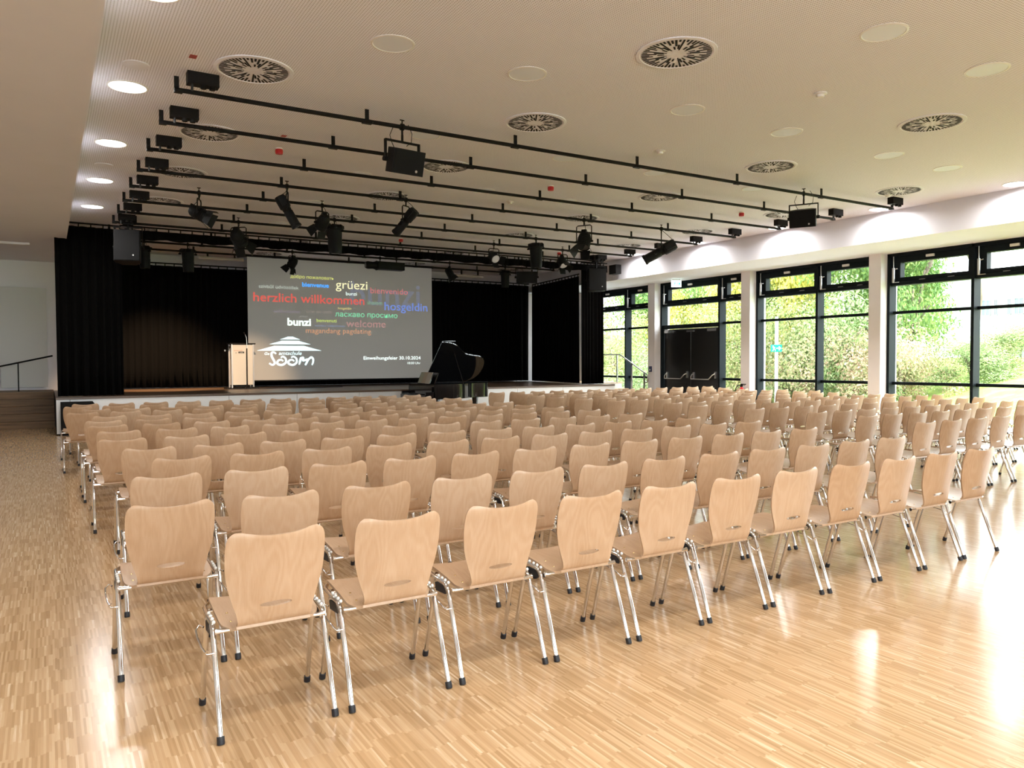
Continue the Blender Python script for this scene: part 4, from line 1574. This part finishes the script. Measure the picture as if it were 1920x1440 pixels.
G1 = mat_leaf('leaves_green', [(.1, (0.055, 0.118, 0.033)), (.45, (0.130, 0.238, 0.062)), (.75, (0.251, 0.352, 0.099)), (1.0, (0.434, 0.472, 0.167))])
G2 = mat_leaf('leaves_yellow', [(.1, (0.176, 0.240, 0.061)), (.4, (0.468, 0.430, 0.094)), (.75, (0.592, 0.551, 0.107)), (1.0, (0.592, 0.592, 0.180))])
G3 = mat_leaf('leaves_autumn_mixed', [(.1, (.11, .18, .06)), (.4, (.25, .31, .11)), (.65, (.40, .40, .17)), (.85, (.45, .33, .19)), (1.0, (.52, .46, .34))])
G4 = mat_leaf('leaves_pale_green', [(.1, (0.121, 0.198, 0.084)), (.5, (0.296, 0.385, 0.169)), (1.0, (0.556, 0.592, 0.328))])
G5 = mat_leaf('leaves_reddish', [(.1, (.14, .18, .08)), (.4, (.30, .31, .14)), (.7, (.46, .30, .21)), (1.0, (.55, .44, .36))])
BARK = mat('grey_brown_bark', (.13, .10, .075), .9, noise=.3, nscale=12)


def leaf_mesh(name, m, n, rx, ry, rz, seed, leaf=.13, lumps=9):
    rnd = random.Random(seed)
    L_ = [(rnd.gauss(0, .5), rnd.gauss(0, .5), rnd.uniform(-.7, .75), rnd.uniform(.35, .6)) for _ in range(lumps)]
    vs, fs = [], []
    for i in range(n):
        lx, ly, lz, lr = rnd.choice(L_)
        while True:
            a = Vector((rnd.gauss(0, 1), rnd.gauss(0, 1), rnd.gauss(0, 1)))
            if a.length > .01:
                break
        a.normalize()
        q = a * lr * (rnd.uniform(.45, 1.08))
        p = Vector(((lx + q.x) * rx, (ly + q.y) * ry, (lz + q.z) * rz))
        nrm = (a + Vector((rnd.uniform(-.8, .8), rnd.uniform(-.8, .8), rnd.uniform(-.2, 1.0)))).normalized()
        t = nrm.cross(Vector((rnd.uniform(-1, 1), rnd.uniform(-1, 1), rnd.uniform(-1, 1))))
        if t.length < 1e-3:
            continue
        t.normalize()
        b = nrm.cross(t)
        s = leaf * rnd.uniform(.6, 1.3)
        o = len(vs)
        vs += [tuple(p - t * s), tuple(p - b * s * .45 + nrm * s * .12), tuple(p + t * s), tuple(p + b * s * .45 + nrm * s * .12)]
        fs.append((o, o + 1, o + 2, o + 3))
    me = bpy.data.meshes.new(name)
    me.from_pydata(vs, [], fs)
    me.materials.append(m)
    return me


def branch_mb(h, seed, spread=.6, r=.09, levels=3):
    rnd = random.Random(seed)
    m = MB()

    def grow(p, d, L_, r_, lv):
        q = p + d * L_
        mid = (p + q) / 2 + Vector((rnd.uniform(-.06, .06), rnd.uniform(-.06, .06), 0)) * L_
        m.tube([tuple(p), tuple(mid), tuple(q)], [r_, r_ * .85, r_ * .65], 6)
        if lv == 0:
            return
        for _ in range(rnd.randint(3, 4)):
            dd = (d + Vector((rnd.uniform(-1, 1), rnd.uniform(-1, 1), rnd.uniform(-.2, .7))) * spread).normalized()
            st = p.lerp(q, rnd.uniform(.55, 1.0))
            grow(st, dd, L_ * rnd.uniform(.5, .75), r_ * .55, lv - 1)
    grow(Vector((0, 0, 0)), Vector((0, 0, 1)), h * .45, r, levels)
    return m


KIND = {}
for nm, m, sd in (('green', G1, 1), ('yellow', G2, 2), ('mixed', G3, 3), ('pale', G4, 4), ('red', G5, 5)):
    KIND[nm] = [leaf_mesh('foliage', m, 11000, 1, 1, 1, sd * 10 + v, .036, 14) for v in range(2)]
ME_trunk = [branch_mb(1.0, 40 + v, .6, .022, 2).mesh('stem', BARK, None) for v in range(2)]


def plant(nm, x, y, w, h, label, cat, base=.0, seed=0):
    z = gz(x, y) - .05
    t = thing('shrub' if cat == 'shrub' else 'tree', (x, y, z), label, cat, 'trees beyond the windows' if cat == 'tree' else 'shrubs beyond the windows', rz=seed * 1.7)
    f = link('foliage', KIND[nm][seed % 2], t)
    f.scale = (w, w, h * .56)
    f.location = (0, 0, base + h * .52)
    s = link('stem', ME_trunk[seed % 2], t)
    s.scale = (h * .9, h * .9, h * .95)
    return t


OUTSIDE = [
    # kind, x, y, spread, height, label, category, trunk base
    ('mixed', 23.0, 28.5, 1.7, 3.2, 'yellowish green shrub behind the end window next to the stage curtain', 'shrub', 0),
    ('pale', 22.5, 25.6, 1.6, 2.6, 'pale green shrub behind the window with the steel handrail', 'shrub', 0),
    ('mixed', 24.5, 31.5, 2.0, 4.2, 'tall greenish yellow shrub beyond the end window', 'shrub', 0),
    ('yellow', 25.0, 26.8, 1.5, 4.6, 'yellow leaved bush seen through the end window', 'shrub', 0),
    ('green', 29.0, 33.0, 2.8, 5.6, 'green tree far beyond the end window', 'tree', .6),
    ('yellow', 24.8, 22.4, 1.8, 5.2, 'bright yellow autumn tree above the double door', 'tree', .8),
    ('green', 27.5, 25.4, 2.2, 5.8, 'dark green tree standing behind the bright yellow one', 'tree', .8),
    ('pale', 29.5, 29.0, 2.2, 4.6, 'pale green tree seen over the double door', 'tree', .6),
    ('mixed', 22.4, 20.4, 1.5, 3.6, 'mixed yellow and green bush beside the double door', 'shrub', 0),
    ('yellow', 25.6, 20.6, 1.6, 5.6, 'yellow tree behind the narrow pane beside the door', 'tree', .7),
    ('mixed', 22.6, 18.6, 1.5, 3.2, 'mottled yellow green shrub behind the sign pole', 'shrub', 0),
    ('green', 26.6, 21.6, 2.4, 5.8, 'large dark green tree filling the top of the third window', 'tree', 1.4),
    ('pale', 23.8, 17.0, 1.6, 3.7, 'pale yellowish bush in the middle of the third window', 'shrub', 0),
    ('green', 27.0, 18.2, 2.4, 5.9, 'tall bright green tree beyond the third window', 'tree', 1.5),
    ('red', 22.6, 15.5, 1.4, 3.0, 'pinkish autumn shrub low behind the column of the third window', 'shrub', 0),
    ('green', 23.6, 15.9, 1.3, 2.3, 'low dark green shrub beside the pinkish one', 'shrub', 0),
    ('red', 24.6, 15.2, 1.15, 2.4, 'reddish shrub in the corner of the widest window', 'shrub', 0),
    ('green', 27.8, 16.9, 1.6, 6.3, 'green tree overhanging the white building', 'tree', 2.0),
    ('pale', 26.2, 13.9, 1.3, 1.5, 'low pale hedge plant on the lawn before the white building', 'shrub', 0),
    ('mixed', 28.0, 14.2, 1.2, 1.4, 'small straggly bush on the lawn edge', 'shrub', 0),
    ('pale', 29.6, 14.0, 1.3, 1.3, 'low leafy bush before the white building windows', 'shrub', 0),
    ('green', 34.0, 31.0, 2.8, 6.0, 'distant green tree behind the yellow ones', 'tree', .8),
    ('mixed', 31.5, 24.5, 2.6, 5.4, 'tall mixed autumn tree behind the door tree', 'tree', .8),
    ('green', 31.0, 20.5, 2.5, 5.8, 'broad green tree at the back of the bank', 'tree', .8),
    ('mixed', 24.2, 24.0, 1.6, 3.4, 'golden green bush low beyond the double door panes', 'shrub', 0),
]
for i, (nm, x, y, w, h, lb, ct, bs) in enumerate(OUTSIDE):
    plant(nm, x, y, w, h, lb, ct, bs, i)
for i, (x, y, h, lb) in enumerate(((36, 19.0, 12.5, 'bare branching tree against the white sky above the building'), (27.0, 35.5, 7.5, 'thin bare tree in the top pane of the end window'))):
    o = branch_mb(h, 70 + i, .75, .11, 4).build('bare_tree', BARK, None, (x, y, gz(x, y) - .05), None)
    tag(o, lb, 'tree')

# pole with evacuation sign
po = MB().tube([(0, 0, 0), (0, 0, 3.1)], .055, 12).build('pole', mat('galvanised_pole', (.62, .63, .63), .5, .2), None, (21.0, 17.5, -.1))
tag(po, 'slim pale grey metal pole outside the third window', 'pole')
M_green2 = mat('sign_green', (0.0, .30, .19), .4)
M_white2 = mat('sign_white', (.85, .88, .86), .4)
sg = thing('escape_route_sign', (20.93, 17.45, 1.94), 'green escape route sign with white arrow on the slim outdoor pole', 'sign', rz=R(-50))
exit_face(sg, .36, .24, .02, 1, M_green2, M_white2)

# white building across the lawn
bd = thing('building', (66, 0, 0), 'white rendered two storey building with flat gable and grey windows beyond the lawn', 'building')
M_fac = mat('white_render', (.30, .315, .33), .8, noise=.03, nscale=1)
fac = MB().prism([(20, 0), (39.3, 0), (39.3, 7.5), (36.4, 8.35), (20, 8.7)], 'x', 0, 12)
fac.build('wall', M_fac, bd)
MB().prism([(19.7, 8.7), (36.4, 8.35), (39.7, 7.4), (39.7, 7.6), (36.4, 8.55), (19.7, 8.9)], 'x', -.5, 12.3).build('roof', mat('grey_roof_edge', (.45, .47, .5), .6), bd)
M_bw = mat('grey_window_pane', (.11, .14, .17), .4, spec=.2)
for z0, hz in ((1.56, 1.25), (5.1, 1.27)):
    for y0, w in ((34.42, .27), (33.5, .67), (32.95, .26), (31.95, .26), (31.0, .68), (30.4, .27), (29.0, .27), (28.0, .7)):
        wd = MB().box(-.05, .02, y0, y0 + w, z0, z0 + hz).build('window', M_bw, bd)
        fr = MB()
        for q in (y0, y0 + w - .03, y0 + w / 2 - .015):
            fr.box(-.1, -.05, q, q + .03, z0, z0 + hz)
        for q in (z0, z0 + hz - .03, z0 + hz * .6):
            fr.box(-.1, -.05, y0, y0 + w, q, q + .03)
        fr.build('window_frame', M_fac, wd)
hl = mat_ground('wooded_hill', [(0.3, (.10, .13, .07)), (.5, (.17, .19, .10)), (.7, (.25, .22, .13))], .15)
hm = MB()
hv = []
for i in range(25):
    a = i / 24
    y = 20 + a * 110
    hv += [(90 - a * 30, y, -1), (96 - a * 30, y + 4, 6.5 + 2.5 * math.sin(a * 9) + 1.4 * math.sin(a * 23 + 1)), (110 - a * 30, y + 10, -1)]
hm.add(hv, [(3 * i + k, 3 * i + k + 1, 3 * i + 4 + k, 3 * i + 3 + k) for i in range(24) for k in (0, 1)], 0, True)
structure(hm.build('hill', hl, None, None, None))

# ------------------------------------------------------------------ stage light: lectern spot and an added backdrop wash
def spot(name, loc, target, power, angle, color, blend=.5, r=.06):
    d = bpy.data.lights.new(name, 'SPOT')
    d.energy = power
    d.spot_size = angle
    d.spot_blend = blend
    d.color = color
    d.shadow_soft_size = r
    o = bpy.data.objects.new(name, d)
    COL.objects.link(o)
    o.location = loc
    o.rotation_euler = (Vector(target) - Vector(loc)).to_track_quat('-Z', 'Y').to_euler()
    return o


spot('lectern_spot', (3.6, 15.68, 4.1), (4.85, 22.5, 1.05), 1100, R(24), (1.0, .68, .40), .9)
spot('added_backdrop_wash', (2.6, 20.3, 4.2), (2.7, 23.3, .9), 1100, R(62), (1.0, .66, .38), .9)  # added lamp, imitates the lectern spill on the curtain folds
